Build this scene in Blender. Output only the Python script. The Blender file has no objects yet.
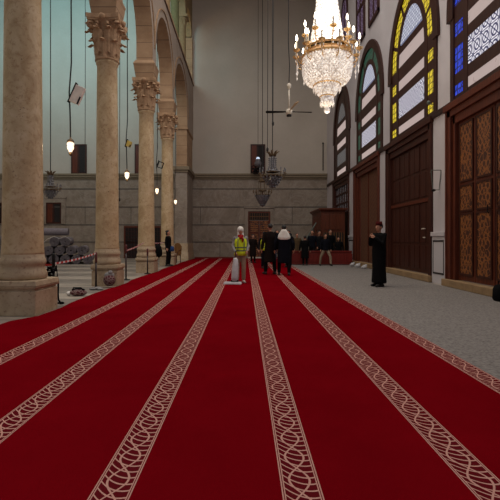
import bpy, bmesh, math, random
from mathutils import Vector, Matrix
random.seed(7)
PI = math.pi
sc = bpy.context.scene
COL = sc.collection
H0 = 1.35; F = 430.0; VX = 245.0; VY = 239.5      # eye height and focal length used for measuring the photograph

# ------------------------------------------------------------------ node helpers
def lin(c):
    c = c / 255.0
    return c / 12.92 if c <= 0.04045 else ((c + 0.055) / 1.055) ** 2.4
def rgb(r, g, b): return (lin(r), lin(g), lin(b), 1)
class NT:
    def __init__(s, name):
        s.m = bpy.data.materials.new(name); s.m.use_nodes = True
        s.t = s.m.node_tree; s.n = s.t.nodes; s.l = s.t.links
        s.b = s.n['Principled BSDF']; s.out = s.n['Material Output']
    def node(s, typ, **kw):
        o = s.n.new(typ)
        for k, v in kw.items(): setattr(o, k, v)
        return o
    def put(s, sock, v):
        if hasattr(v, 'is_output') or isinstance(v, bpy.types.NodeSocket): s.l.new(v, sock)
        else: sock.default_value = v
    def math(s, op, a, b=None, c=None, clamp=False):
        o = s.node('ShaderNodeMath', operation=op); o.use_clamp = clamp
        s.put(o.inputs[0], a)
        if b is not None: s.put(o.inputs[1], b)
        if c is not None: s.put(o.inputs[2], c)
        return o.outputs[0]
    def pos(s):
        g = s.node('ShaderNodeTexCoord'); return g.outputs['Object']
    def xyz(s, v=None):
        o = s.node('ShaderNodeSeparateXYZ'); s.l.new(v if v is not None else s.pos(), o.inputs[0]); return o.outputs
    def mapping(s, scale=(1, 1, 1), rot=(0, 0, 0)):
        o = s.node('ShaderNodeMapping'); s.l.new(s.pos(), o.inputs[0]); o.inputs['Scale'].default_value = scale; o.inputs['Rotation'].default_value = rot
        return o.outputs[0]
    def noise(s, scale, detail=4, rough=0.55, vec=None, dist=0):
        o = s.node('ShaderNodeTexNoise'); o.inputs['Scale'].default_value = scale; o.inputs['Detail'].default_value = detail
        o.inputs['Roughness'].default_value = rough; o.inputs['Distortion'].default_value = dist
        s.l.new(vec if vec is not None else s.pos(), o.inputs['Vector']); return o.outputs['Fac']
    def voro(s, scale, feature='F1', vec=None, out='Distance'):
        o = s.node('ShaderNodeTexVoronoi', feature=feature); o.inputs['Scale'].default_value = scale
        s.l.new(vec if vec is not None else s.pos(), o.inputs['Vector']); return o.outputs[out]
    def ramp(s, fac, stops):
        o = s.node('ShaderNodeValToRGB'); s.put(o.inputs[0], fac)
        e = o.color_ramp.elements
        while len(e) > 1: e.remove(e[-1])
        e[0].position, e[0].color = stops[0]
        for p, c in stops[1:]:
            x = e.new(p); x.color = c
        return o.outputs[0]
    def mix(s, fac, a, b, mode='MIX'):
        o = s.node('ShaderNodeMix', data_type='RGBA', blend_type=mode)
        s.put(o.inputs[0], fac); s.put(o.inputs[6], a); s.put(o.inputs[7], b); return o.outputs[2]
    def base(s, c): s.put(s.b.inputs['Base Color'], c)
    def rough(s, v): s.put(s.b.inputs['Roughness'], v)
    def bump(s, h, strength=.3, dist=.02):
        o = s.node('ShaderNodeBump'); o.inputs['Strength'].default_value = strength; o.inputs['Distance'].default_value = dist
        s.put(o.inputs['Height'], h); s.l.new(o.outputs[0], s.b.inputs['Normal'])
    def emit(s, c, st):
        s.put(s.b.inputs['Emission Color'], c); s.put(s.b.inputs['Emission Strength'], st)
W = (1, 1, 1, 1); K = (0, 0, 0, 1)

def simple(name, c, rough=.6, metal=0, var=.12, scale=8, bump=0, spec=None):
    t = NT(name)
    n = t.noise(scale)
    t.base(t.ramp(n, [(.3, tuple(x * (1 - var) for x in c[:3]) + (1,)), (.7, tuple(min(1, x * (1 + var)) for x in c[:3]) + (1,))]))
    t.rough(rough); t.b.inputs['Metallic'].default_value = metal
    if spec is not None: t.b.inputs['Specular IOR Level'].default_value = spec
    if bump: t.bump(t.noise(scale * 4), bump)
    return t.m
def glow(name, c, st, base=(.5, .5, .5, 1)):
    t = NT(name); n = t.noise(14)
    t.base(base); t.emit(t.mix(t.math('MULTIPLY', n, .3), c, W), st); t.rough(.3); return t.m

M = {}
def plaster():
    t = NT('plaster'); n = t.noise(.35, 5); n2 = t.noise(6, 3)
    c = t.ramp(n, [(.3, rgb(174, 164, 151)), (.7, rgb(190, 180, 167))])
    t.base(t.mix(t.math('MULTIPLY', n2, .25), c, rgb(148, 140, 130))); t.rough(.85); t.bump(n2, .08); return t.m
def white_plaster():
    t = NT('pier_plaster'); n = t.noise(.8, 5)
    t.base(t.ramp(n, [(.3, rgb(186, 180, 182)), (.7, rgb(200, 194, 196))])); t.rough(.8); return t.m
def marble_panel():
    t = NT('wall_marble'); n = t.noise(1.1, 8, .6, dist=1.2); v = t.noise(.5, 7, .65, dist=3)
    c = t.ramp(n, [(.25, rgb(116, 103, 90)), (.5, rgb(137, 124, 110)), (.75, rgb(152, 140, 127))])
    vein = t.ramp(v, [(.47, K), (.5, W), (.53, K)])
    t.base(t.mix(t.math('MULTIPLY', vein, .25), c, rgb(175, 168, 160))); t.rough(.5); t.b.inputs['Specular IOR Level'].default_value = .25; return t.m
def column_marble():
    t = NT('column_marble'); n = t.noise(1.6, 8, .6, dist=1.5); n2 = t.noise(14, 5, .7); sp = t.noise(22, 3, .6); z = t.noise(1.3, 3)
    c = t.ramp(n, [(.25, rgb(164, 134, 96)), (.5, rgb(194, 168, 130)), (.75, rgb(212, 190, 156))])
    c = t.mix(t.ramp(n2, [(.52, K), (.74, W)]), c, rgb(156, 118, 78))
    c = t.mix(t.math('MULTIPLY', t.ramp(sp, [(.64, K), (.7, W)]), t.ramp(z, [(.45, K), (.65, W)])), c, rgb(86, 56, 40))
    t.base(c); t.rough(.42); t.bump(n2, .12); t.b.inputs['Specular IOR Level'].default_value = .3; return t.m
def stone_blocks():
    t = NT('arcade_stone'); x = t.xyz(); n = t.noise(1.5, 6, .6); n2 = t.noise(9, 4)
    jz = t.math('LESS_THAN', t.math('FRACT', t.math('DIVIDE', x[2], .62)), .035)
    c = t.ramp(n, [(.3, rgb(142, 112, 82)), (.7, rgb(170, 140, 108))])
    c = t.mix(t.math('MULTIPLY', n2, .3), c, rgb(140, 104, 76))
    t.base(t.mix(jz, c, rgb(110, 84, 64))); t.rough(.8); t.bump(n2, .2); return t.m
def arcade_face():
    t = NT('arcade_plaster'); n = t.noise(1.5, 6, .6)
    t.base(t.ramp(n, [(.3, rgb(138, 122, 108)), (.7, rgb(158, 142, 128))])); t.rough(.85); return t.m
def plinth_stone():
    t = NT('plinth_stone'); n = t.noise(2.2, 7, .65, dist=.6); n2 = t.noise(18, 4)
    c = t.ramp(n, [(.25, rgb(150, 128, 98)), (.5, rgb(176, 154, 124)), (.75, rgb(194, 174, 146))])
    t.base(t.mix(t.ramp(n2, [(.55, K), (.75, W)]), c, rgb(134, 102, 80))); t.rough(.6); t.bump(n2, .2); return t.m
def carved():
    t = NT('carved_stone'); n = t.noise(5, 6, .65)
    t.base(t.ramp(n, [(.3, rgb(144, 112, 82)), (.7, rgb(190, 156, 122))])); t.rough(.85); t.bump(t.noise(30, 4), .4); return t.m
def carpet():
    t = NT('prayer_carpet'); x = t.xyz(); X, Y = x[0], x[1]
    hw = .108; P = .50
    u = t.math('DIVIDE', t.math('SUBTRACT', t.math('WRAP', t.math('SUBTRACT', X, .30), .5, -.5), 0.0), hw)
    au = t.math('ABSOLUTE', u)
    v = t.math('MULTIPLY', Y, 2 * PI / P)
    def near(val, w):   # 1 where |val| < w
        return t.math('LESS_THAN', t.math('ABSOLUTE', val), w)
    def S(amp, ph, k=1.0):
        return t.math('MULTIPLY', t.math('SINE', t.math('ADD', t.math('MULTIPLY', v, k), ph)), amp)
    lines = [near(t.math('SUBTRACT', au, .95), .035), near(t.math('SUBTRACT', au, .84), .03)]
    inner = t.math('LESS_THAN', au, .82)
    c = [near(t.math('SUBTRACT', u, S(.52, 0)), .06), near(t.math('SUBTRACT', u, S(.52, PI)), .06)]
    # bowed cross ribs
    rib = t.math('FRACT', t.math('ADD', t.math('MULTIPLY', Y, 8 / P), t.math('ADD', t.math('MULTIPLY', t.math('MULTIPLY', u, u), -.9), t.math('MULTIPLY', u, .85))))
    c.append(near(t.math('SUBTRACT', rib, .5), .10))
    tot = c[0]
    for q in c[1:]: tot = t.math('MAXIMUM', tot, q)
    tot = t.math('MULTIPLY', tot, inner)
    for q in lines: tot = t.math('MAXIMUM', tot, q)
    inband = t.math('MULTIPLY', t.math('LESS_THAN', au, 1.0), t.math('GREATER_THAN', X, -3.3))
    tot = t.math('MULTIPLY', tot, inband)
    n = t.noise(1.1, 5, .6); n2 = t.noise(60, 3)
    red = t.ramp(n, [(.3, (.155, .0012, .0046, 1)), (.7, (.20, .0020, .0062, 1))])
    red = t.mix(t.math('MULTIPLY', n2, .3), red, (.14, .0016, .005, 1))
    band = t.mix(inband, red, (.12, .008, .012, 1))
    t.base(t.mix(tot, band, (.58, .31, .25, 1))); t.rough(.95); t.b.inputs['Specular IOR Level'].default_value = 0
    t.bump(n2, .25, .004); return t.m
def grey_carpet():
    t = NT('grey_floor_carpet'); x = t.xyz(); n = t.noise(26, 4, .7); n2 = t.noise(1.2, 4)
    c = t.ramp(n, [(.36, rgb(98, 92, 88)), (.5, rgb(132, 126, 121)), (.7, rgb(148, 142, 136))])
    c = t.mix(t.math('MULTIPLY', n2, .35), c, rgb(122, 116, 112))
    t.base(c); t.rough(.8); t.b.inputs['Specular IOR Level'].default_value = .15; return t.m
def floor_marble():
    t = NT('floor_marble'); x = t.xyz(); n = t.noise(1.3, 6, .6, dist=1)
    f = t.math('FRACT', t.math('DIVIDE', x[1], 2.45)); wide = t.math('LESS_THAN', f, .42)
    ln = t.math('LESS_THAN', t.math('FRACT', t.math('DIVIDE', x[1], .6)), .05)
    c = t.mix(wide, t.ramp(n, [(.3, rgb(118, 108, 98)), (.7, rgb(146, 136, 126))]), t.ramp(n, [(.3, rgb(158, 146, 132)), (.7, rgb(182, 170, 155))]))
    t.base(t.mix(ln, c, rgb(80, 72, 66))); t.rough(.35); return t.m
def wood(name, a, b, scale=3.0, rough=.45, axis=(6, 6, .6)):
    t = NT(name); n = t.noise(scale, 6, .6, vec=t.mapping(axis), dist=.8)
    t.base(t.ramp(n, [(.3, a), (.7, b)])); t.rough(rough); t.bump(n, .12); t.b.inputs['Specular IOR Level'].default_value = .3; return t.m
def gold_carving():
    t = NT('gilt_lattice_carving'); x = t.xyz(); 
    def tri(e, p): return t.math('ABSOLUTE', t.math('SUBTRACT', t.math('FRACT', t.math('DIVIDE', e, p)), .5))
    a = t.math('ADD', x[1], t.math('MULTIPLY', x[2], .6)); b = t.math('SUBTRACT', x[1], t.math('MULTIPLY', x[2], .6))
    l = t.math('MAXIMUM', t.math('LESS_THAN', tri(a, .17), .11), t.math('LESS_THAN', tri(b, .17), .11))
    d = t.math('LESS_THAN', t.voro(5.5, 'DISTANCE_TO_EDGE'), .05)
    l = t.math('MAXIMUM', t.math('MULTIPLY', l, t.math('GREATER_THAN', t.noise(3, 2), .42)), d)
    t.base(t.mix(l, rgb(62, 26, 14), rgb(140, 84, 36))); t.rough(.5); t.bump(l, .5, .01); return t.m
def herring():
    t = NT('woven_mat'); x = t.xyz(); 
    zig = t.math('ABSOLUTE', t.math('SUBTRACT', t.math('FRACT', t.math('DIVIDE', x[1], .5)), .5))
    s = t.math('FRACT', t.math('ADD', t.math('DIVIDE', x[2], .22), t.math('MULTIPLY', zig, 2.4)))
    t.base(t.mix(t.math('LESS_THAN', s, .5), rgb(84, 48, 28), rgb(106, 64, 38))); t.rough(.8); return t.m
def lattice_glass(name, light, dark, st, sc_=5.0, thr=.06, mode=0):
    t = NT(name); x = t.xyz()
    def tri(e, p): return t.math('ABSOLUTE', t.math('SUBTRACT', t.math('FRACT', t.math('DIVIDE', e, p)), .5))
    if mode == 0:      # star lattice
        pr = 1.3 / sc_
        a = t.math('SUBTRACT', t.math('FRACT', t.math('DIVIDE', x[1], pr)), .5); b = t.math('SUBTRACT', t.math('FRACT', t.math('DIVIDE', x[2], pr)), .5)
        rr = t.math('SQRT', t.math('ADD', t.math('MULTIPLY', a, a), t.math('MULTIPLY', b, b)))
        l = t.math('LESS_THAN', t.math('ABSOLUTE', t.math('SUBTRACT', rr, .33)), thr)
        dg_ = t.math('LESS_THAN', t.math('ABSOLUTE', t.math('SUBTRACT', t.math('ABSOLUTE', a), t.math('ABSOLUTE', b))), thr * .8)
        l = t.math('MAXIMUM', l, dg_)
        l = t.math('MAXIMUM', l, t.math('GREATER_THAN', t.math('MAXIMUM', t.math('ABSOLUTE', a), t.math('ABSOLUTE', b)), .5 - thr * .6))
        l = t.math('MAXIMUM', l, t.math('LESS_THAN', rr, .09))
    elif mode == 1:    # fine regular grid of small lights
        a = t.math('LESS_THAN', tri(x[1], .12), .14); b = t.math('LESS_THAN', tri(x[2], .12), .14); l = t.math('MAXIMUM', a, b)
        l = t.math('MAXIMUM', l, t.math('LESS_THAN', tri(t.math('ADD', x[1], x[2]), .24), .09))
    elif mode == 2:    # cast grille seen in the coloured bands
        a = t.math('LESS_THAN', tri(x[1], .2), .1); b = t.math('LESS_THAN', tri(x[2], .2), .1); l = t.math('MAXIMUM', a, b)
        l = t.math('MAXIMUM', l, t.math('LESS_THAN', tri(t.math('ADD', x[1], x[2]), .28), .08))
    else:
        l = t.math('LESS_THAN', t.noise(3, 3), .3)
    n = t.noise(1.5, 3)
    c = t.mix(t.math('MULTIPLY', n, .35), light, tuple(v * .6 for v in light[:3]) + (1,))
    c = t.mix(l, c, dark)
    t.base(t.mix(l, (.05, .05, .05, 1), (.02, .02, .02, 1))); t.emit(c, st); t.rough(.3); return t.m
def fabric(name, c, var=.2): return simple(name, c, .9, 0, var, 12, .15, .1)

M['plaster'] = plaster(); M['pier'] = white_plaster(); M['marble'] = marble_panel(); M['column'] = column_marble()
M['blocks'] = stone_blocks(); M['arcade'] = arcade_face(); M['plinth'] = plinth_stone(); M['carved'] = carved(); M['carpet'] = carpet()
M['grey_carpet'] = grey_carpet(); M['floor'] = floor_marble()
M['ledge'] = simple('ledge_stone', rgb(122, 108, 86), .7)
M['joint'] = simple('joint_shadow', rgb(84, 78, 72), .8)
M['wood'] = wood('dark_red_wood', rgb(70, 30, 18), rgb(104, 48, 28))
M['wood_frame'] = wood('window_wood', rgb(46, 23, 18), rgb(64, 33, 25))
M['wood_dark'] = wood('very_dark_wood', rgb(48, 21, 14), rgb(72, 33, 20))
M['wood_mid'] = wood('booth_wood', rgb(72, 33, 18), rgb(98, 47, 26))
M['wood_red'] = wood('barrier_wood', rgb(96, 26, 22), rgb(124, 38, 30))
M['gilt'] = gold_carving(); M['mat'] = herring()
M['g_white'] = lattice_glass('white_lattice_glass', rgb(240, 236, 244), rgb(60, 58, 96), .95, 3.4, .062, 0)
M['g_grid'] = lattice_glass('white_grid_glass', rgb(228, 230, 240), rgb(120, 124, 152), .88, mode=1)
M['g_pink'] = lattice_glass('pale_pink_glass', rgb(222, 198, 192), rgb(204, 178, 172), .62, mode=3)
M['g_yellow'] = lattice_glass('yellow_glass', rgb(240, 214, 40), rgb(110, 88, 10), .9, mode=2)
M['g_green'] = lattice_glass('green_glass', rgb(26, 92, 70), rgb(12, 40, 30), .62, mode=2)
M['g_blue'] = lattice_glass('blue_glass', rgb(22, 70, 232), rgb(10, 18, 84), .8, mode=2)
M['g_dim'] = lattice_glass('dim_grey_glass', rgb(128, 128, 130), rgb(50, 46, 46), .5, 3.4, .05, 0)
M['g_violet'] = lattice_glass('violet_white_glass', rgb(190, 180, 205), rgb(66, 40, 70), .7, 2.6, .12, 0)
M['g_teal'] = glow('teal_glass', rgb(120, 190, 195), .8)
M['dark'] = simple('dark_opening', rgb(26, 18, 16), .8)
M['iron'] = simple('black_iron', rgb(30, 27, 26), .5, .6)
M['cable'] = simple('cable_rubber', rgb(36, 32, 30), .7)
M['bronze'] = simple('aged_bronze', rgb(104, 84, 62), .45, .7)
M['brass'] = simple('gilt_brass', rgb(226, 184, 122), .4, .4)
M['crystal_dim'] = simple('unlit_crystal', rgb(104, 102, 106), .12, 0, .7, 40)
M['white_metal'] = simple('white_enamel', rgb(205, 196, 180), .5)
M['tan_metal'] = simple('tan_blade', rgb(190, 160, 124), .5)
M['roll'] = fabric('carpet_backing', rgb(124, 116, 120))
M['roll_edge'] = fabric('carpet_roll_edge', rgb(70, 64, 70))
M['string'] = simple('white_string', rgb(210, 205, 200), .8)
M['black'] = fabric('black_cloth', rgb(15, 14, 15)); M['navy'] = fabric('navy_cloth', rgb(17, 18, 26)); M['charcoal'] = fabric('charcoal_cloth', rgb(26, 25, 27))
M['brown_cloth'] = fabric('dark_brown_cloth', rgb(27, 20, 18)); M['beige'] = fabric('beige_cloth', rgb(150, 132, 112)); M['khaki'] = fabric('khaki_cloth', rgb(156, 132, 112))
M['grey_cloth'] = fabric('grey_cloth', rgb(136, 132, 130)); M['white_cloth'] = fabric('white_cloth', rgb(225, 220, 212), .08); M['jeans'] = fabric('blue_jeans', rgb(58, 72, 96))
M['red_cloth'] = fabric('red_cloth', rgb(150, 30, 28)); M['hivis'] = fabric('hi_vis_yellow', rgb(208, 222, 50), .08); M['silver'] = simple('reflective_strip', rgb(92, 100, 92), .4)
M['darkred'] = fabric('dark_red_felt', rgb(74, 20, 20)); M['olive'] = fabric('olive_cloth', rgb(64, 54, 36)); M['tan_cloth'] = fabric('tan_cloth', rgb(84, 68, 48))
M['skin'] = simple('skin', rgb(176, 124, 98), .55, var=.06); M['hair'] = simple('black_hair', rgb(20, 16, 15), .6); M['hairgrey'] = simple('brown_hair', rgb(46, 34, 28), .6)
M['eye'] = simple('eye', rgb(30, 24, 22), .3); M['shoe'] = simple('shoe_leather', rgb(26, 22, 20), .5); M['shoe_light'] = simple('shoe_light', rgb(190, 170, 160), .6)
M['phone'] = simple('phone_black', rgb(16, 16, 18), .2); M['plastic'] = simple('grey_white_plastic', rgb(190, 188, 190), .4)
M['post_red'] = simple('dark_red_post', rgb(84, 28, 26), .5); M['post_black'] = simple('dark_post', rgb(44, 24, 22), .5)
M['bag_blue'] = fabric('blue_bag', rgb(44, 66, 110)); M['threshold'] = simple('threshold_stone', rgb(150, 122, 88), .6, var=.2, scale=3, bump=.2)
M['moulding'] = wood('black_moulding', rgb(34, 20, 16), rgb(52, 30, 24))
M['lantern'] = glow('lit_lantern_glass', rgb(255, 214, 170), 1.5)
M['flame'] = glow('candle_bulb', rgb(255, 232, 196), 9.0)
M['blue_lamp'] = glow('blue_white_bulb', rgb(170, 196, 230), 1.0)
def tape():
    t = NT('red_white_tape'); x = t.xyz(); d = t.math('FRACT', t.math('ADD', t.math('DIVIDE', x[1], .24), t.math('DIVIDE', x[0], 3.0)))
    t.base(t.mix(t.math('LESS_THAN', d, .5), rgb(225, 215, 210), rgb(190, 34, 30))); t.rough(.5); return t.m
M['tape'] = tape()
def crystal_lit():
    t = NT('lit_crystal'); v = t.voro(17, 'F1'); n = t.noise(6, 4, .7)
    c = t.ramp(v, [(.08, (1, .94, .85, 1)), (.4, (.66, .56, .47, 1)), (.65, (.24, .18, .14, 1))])
    t.base((.8, .78, .75, 1)); t.emit(c, t.math('ADD', t.math('MULTIPLY', n, 1.3), .05)); t.rough(.15); return t.m
def crystal_core():
    t = NT('glowing_crystal_column'); v = t.voro(9, 'F1'); n = t.noise(5, 4, .7)
    c = t.ramp(v, [(.1, (1, .97, .9, 1)), (.7, (.9, .78, .62, 1))])
    t.base((.8, .78, .75, 1)); t.emit(c, t.math('ADD', t.math('MULTIPLY', n, 1.4), 1.3)); t.rough(.2); return t.m
M['lit'] = crystal_lit(); M['core'] = crystal_core()
def red_pattern():
    t = NT('red_patterned_cloth'); v = t.voro(14, 'DISTANCE_TO_EDGE')
    t.base(t.mix(t.math('LESS_THAN', v, .12), rgb(78, 22, 30), rgb(130, 106, 102))); t.rough(.9); return t.m
M['redpat'] = red_pattern()
def gold_brown():
    return wood('gilded_brown', rgb(88, 58, 30), rgb(134, 92, 50))
M['goldbrown'] = gold_brown()

# ------------------------------------------------------------------ mesh helpers
class MB:
    def __init__(s): s.v = []; s.f = []; s.mi = []; s.cur = 0
    def add(s, vs, fs):
        b = len(s.v); s.v += [tuple(p) for p in vs]
        for f in fs: s.f.append(tuple(b + i for i in f)); s.mi.append(s.cur)
        return s
    def box(s, x0, x1, y0, y1, z0, z1):
        vs = [(x, y, z) for x in (x0, x1) for y in (y0, y1) for z in (z0, z1)]
        return s.add(vs, [(0, 1, 3, 2), (4, 6, 7, 5), (0, 4, 5, 1), (2, 3, 7, 6), (0, 2, 6, 4), (1, 5, 7, 3)])
    def frustum(s, cx, cy, z0, z1, a0, a1, b0=None, b1=None):
        b0 = a0 if b0 is None else b0; b1 = a1 if b1 is None else b1
        vs = [(cx - a0, cy - b0, z0), (cx + a0, cy - b0, z0), (cx + a0, cy + b0, z0), (cx - a0, cy + b0, z0),
              (cx - a1, cy - b1, z1), (cx + a1, cy - b1, z1), (cx + a1, cy + b1, z1), (cx - a1, cy + b1, z1)]
        return s.add(vs, [(3, 2, 1, 0), (4, 5, 6, 7), (0, 1, 5, 4), (1, 2, 6, 5), (2, 3, 7, 6), (3, 0, 4, 7)])
    def lathe(s, prof, c=(0, 0, 0), n=24, wob=None):
        vs = []; fs = []
        for i, (r, z) in enumerate(prof):
            for k in range(n):
                a = 2 * PI * k / n; rr = r * (1 + (wob(i, k) if wob else 0))
                vs.append((c[0] + rr * math.cos(a), c[1] + rr * math.sin(a), c[2] + z))
        for i in range(len(prof) - 1):
            for k in range(n):
                k2 = (k + 1) % n; fs.append((i * n + k, i * n + k2, (i + 1) * n + k2, (i + 1) * n + k))
        fs.append(tuple(reversed(range(n)))); fs.append(tuple((len(prof) - 1) * n + k for k in range(n)))
        return s.add(vs, fs)
    def loft(s, rings, n=16):
        # rings: (cx, cy, z, rx, ry)
        vs = []; fs = []
        for (cx, cy, z, rx, ry) in rings:
            for k in range(n):
                a = 2 * PI * k / n; vs.append((cx + rx * math.cos(a), cy + ry * math.sin(a), z))
        for i in range(len(rings) - 1):
            for k in range(n):
                k2 = (k + 1) % n; fs.append((i * n + k, i * n + k2, (i + 1) * n + k2, (i + 1) * n + k))
        fs.append(tuple(reversed(range(n)))); fs.append(tuple((len(rings) - 1) * n + k for k in range(n)))
        return s.add(vs, fs)
    def tube(s, pts, r, n=8, caps=True, rounded=False):
        pts = [Vector(p) for p in pts]
        rs = list(r) if isinstance(r, (list, tuple)) else [r] * len(pts)
        if rounded:
            d0 = (pts[0] - pts[1]).normalized(); d1 = (pts[-1] - pts[-2]).normalized()
            a, b = rs[0], rs[-1]
            pts = [pts[0] + d0 * a * .98, pts[0] + d0 * a * .7] + pts + [pts[-1] + d1 * b * .7, pts[-1] + d1 * b * .98]
            rs = [a * .2, a * .72] + rs + [b * .72, b * .2]
        vs = []; fs = []
        up = Vector((0, 0, 1))
        for i, p in enumerate(pts):
            d = (pts[min(i + 1, len(pts) - 1)] - pts[max(i - 1, 0)])
            d = d.normalized() if d.length > 1e-9 else Vector((0, 0, 1))
            ref = up if abs(d.z) < .95 else Vector((1, 0, 0))
            a = d.cross(ref).normalized(); b = d.cross(a).normalized()
            for k in range(n):
                t = 2 * PI * k / n; vs.append(p + (a * math.cos(t) + b * math.sin(t)) * rs[i])
        for i in range(len(pts) - 1):
            for k in range(n):
                k2 = (k + 1) % n; fs.append((i * n + k, (i + 1) * n + k, (i + 1) * n + k2, i * n + k2))
        if caps: fs.append(tuple(range(n))); fs.append(tuple(reversed([(len(pts) - 1) * n + k for k in range(n)])))
        return s.add(vs, fs)
    def ball(s, c, r, n=10, m=6, sc3=(1, 1, 1)):
        prof = []
        for i in range(m + 1):
            t = -PI / 2 + PI * i / m; prof.append((max(.02 * r, r * math.cos(t)), r * math.sin(t)))
        vs0 = len(s.v); s.lathe(prof, (0, 0, 0), n)
        for i in range(vs0, len(s.v)):
            p = s.v[i]; s.v[i] = (c[0] + p[0] * sc3[0], c[1] + p[1] * sc3[1], c[2] + p[2] * sc3[2])
        return s
    def octa(s, c, r, h=None):
        h = h or r; x, y, z = c
        return s.add([(x + r, y, z), (x, y + r, z), (x - r, y, z), (x, y - r, z), (x, y, z + h), (x, y, z - h)],
                     [(0, 1, 4), (1, 2, 4), (2, 3, 4), (3, 0, 4), (1, 0, 5), (2, 1, 5), (3, 2, 5), (0, 3, 5)])
    def prism(s, outline, axis, d0, d1):
        # outline: 2D points; axis 'x': (y,z) extruded in x; 'y': (x,z); 'z': (x,y)
        def P(p, d):
            return {'x': (d, p[0], p[1]), 'y': (p[0], d, p[1]), 'z': (p[0], p[1], d)}[axis]
        n = len(outline); vs = [P(p, d0) for p in outline] + [P(p, d1) for p in outline]
        fs = [tuple(range(n)), tuple(reversed(range(n, 2 * n)))] + [(i, i + n, (i + 1) % n + n, (i + 1) % n) for i in range(n)]
        return s.add(vs, fs)
    def ring(s, outer, inner, axis, d0, d1, closed=False):
        # band between two matching 2D curves, extruded
        def P(p, d): return {'x': (d, p[0], p[1]), 'y': (p[0], d, p[1])}[axis]
        n = len(outer); m = n if closed else n - 1
        vs = [P(p, d0) for p in outer] + [P(p, d0) for p in inner] + [P(p, d1) for p in outer] + [P(p, d1) for p in inner]
        fs = []
        for i in range(m):
            j = (i + 1) % n
            fs += [(i, j, n + j, n + i), (2 * n + i, 3 * n + i, 3 * n + j, 2 * n + j), (i, 2 * n + i, 2 * n + j, j), (n + i, n + j, 3 * n + j, 3 * n + i)]
        if not closed:
            for i in (0, n - 1): fs.append((i, n + i, 3 * n + i, 2 * n + i))
        return s.add(vs, fs)
    def xf(s, mat, start=0):
        for i in range(start, len(s.v)): s.v[i] = tuple(mat @ Vector(s.v[i]))
        return s
    def build(s, name, mat, parent=None, smooth=False, bevel=0, world=False, auto=None):
        me = bpy.data.meshes.new(name)
        vs = s.v
        if world and parent is not None:
            inv = parent.matrix_basis.inverted()
            if parent.parent is not None: inv = (parent.parent.matrix_basis @ parent.matrix_basis).inverted()
            vs = [tuple(inv @ Vector(p)) for p in vs]
        me.from_pydata(vs, [], s.f)
        mats = mat if isinstance(mat, (list, tuple)) else [mat]
        for m in mats: me.materials.append(m)
        if len(mats) > 1:
            for p, i in zip(me.polygons, s.mi): p.material_index = i
        bm = bmesh.new(); bm.from_mesh(me); bmesh.ops.recalc_face_normals(bm, faces=bm.faces[:]); bm.to_mesh(me); bm.free()
        if smooth:
            for p in me.polygons: p.use_smooth = True
        o = bpy.data.objects.new(name, me); COL.objects.link(o)
        if parent is not None: o.parent = parent
        if bevel:
            b = o.modifiers.new('b', 'BEVEL'); b.width = bevel; b.segments = 2; b.limit_method = 'ANGLE'
        return o
def tag(o, label, cat, group=None, kind=None):
    o['label'] = label; o['category'] = cat
    if group: o['group'] = group
    if kind: o['kind'] = kind
    return o
def thing(name, label, cat, loc=(0, 0, 0), rz=0, group=None, kind=None):
    o = bpy.data.objects.new(name, None); COL.objects.link(o); o.location = loc; o.rotation_euler = (0, 0, rz); o.empty_display_size = .2
    o.matrix_basis = Matrix.Translation(loc) @ Matrix.Rotation(rz, 4, 'Z')
    return tag(o, label, cat, group, kind)
def struct(o, **kw):
    o['kind'] = 'structure'
    return o
def kids(o): return [c for c in COL.objects if c.parent == o]
def dup(o, parent=None, **kw):
    c = o.copy(); COL.objects.link(c); c.parent = parent
    for ch in kids(o): dup(ch, c)
    for k, v in kw.items(): c[k] = v
    return c
def at(px, py, Y): return Vector(((px - VX) * Y / F, Y, H0 + (VY - py) * Y / F))
def arch(w, s, r, cy, n=28, foot=None):
    """2D arch curve (y,z): up one jamb, round, down the other"""
    p = []
    if foot is not None: p.append((cy - w, foot))
    for i in range(n + 1):
        t = PI - PI * i / n; p.append((cy + w * math.cos(t), s + r * math.sin(t)))
    if foot is not None: p.append((cy + w, foot))
    return p

# ------------------------------------------------------------------ camera
cam = bpy.data.cameras.new('camera'); co = bpy.data.objects.new('camera', cam); COL.objects.link(co)
co.location = (0, 0, H0); co.rotation_euler = (PI / 2, 0, 0); cam.sensor_width = 36; cam.lens = F / 500 * 36
cam.shift_x = (250 - VX) / 500; cam.shift_y = -(250 - VY) / 500; cam.clip_end = 200
sc.camera = co

YB = 31.0; XR = 5.9; XL = -19.5; ZC = 19.5; ZS = 5.17
# ------------------------------------------------------------------ shell
struct(MB().box(XL - .3, XR + 1.2, -4, YB + .5, -.3, 0).build('floor', M['floor']))
struct(MB().box(XL - .3, XR + .6, -4, YB + .5, ZC, ZC + .3).build('ceiling', M['plaster']))
# grey carpet strip along the door wall
cs = MB().box(2.41, 5.72, -2, YB - .02, 0.001, .012).build('aisle_carpet', M['grey_carpet']); tag(cs, 'speckled grey floor covering running between the red carpet and the doors', 'carpet')
# back wall
wb = struct(MB().box(XL, XR + .6, YB, YB + .4, 0, ZC).build('wall_back', M['plaster']))
mb = MB(); mb.box(XL, XR, YB - .06, YB, 0, 5.66); 
courses = [1.17, 2.41, 3.69, 4.99]
mb2 = MB()
for z in courses: mb2.box(XL, XR, YB - .085, YB - .055, z - .03, z + .03)
for x in (-1.8, 2.9, -4.6, -9.4, -14.9): mb2.box(x - .02, x + .02, YB - .07, YB - .055, 0, 1.17)
for x in (-3.2, 3.4, -5.5, -8.2, -11.5, -16.2): mb2.box(x - .02, x + .02, YB - .07, YB - .055, 2.5, 3.66)
wp = mb.build('marble_cladding', M['marble'], wb); mb2.build('course_joint', M['joint'], wb)
m = MB(); m.box(XL, XR, YB - .12, YB, 5.66, 5.8); m.box(XL, XR, YB - .22, YB, 5.8, 5.95); m.box(XL, XR, YB - .28, YB, 5.95, 6.07)
struct(m.build('trim_1', M['ledge']))
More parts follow.
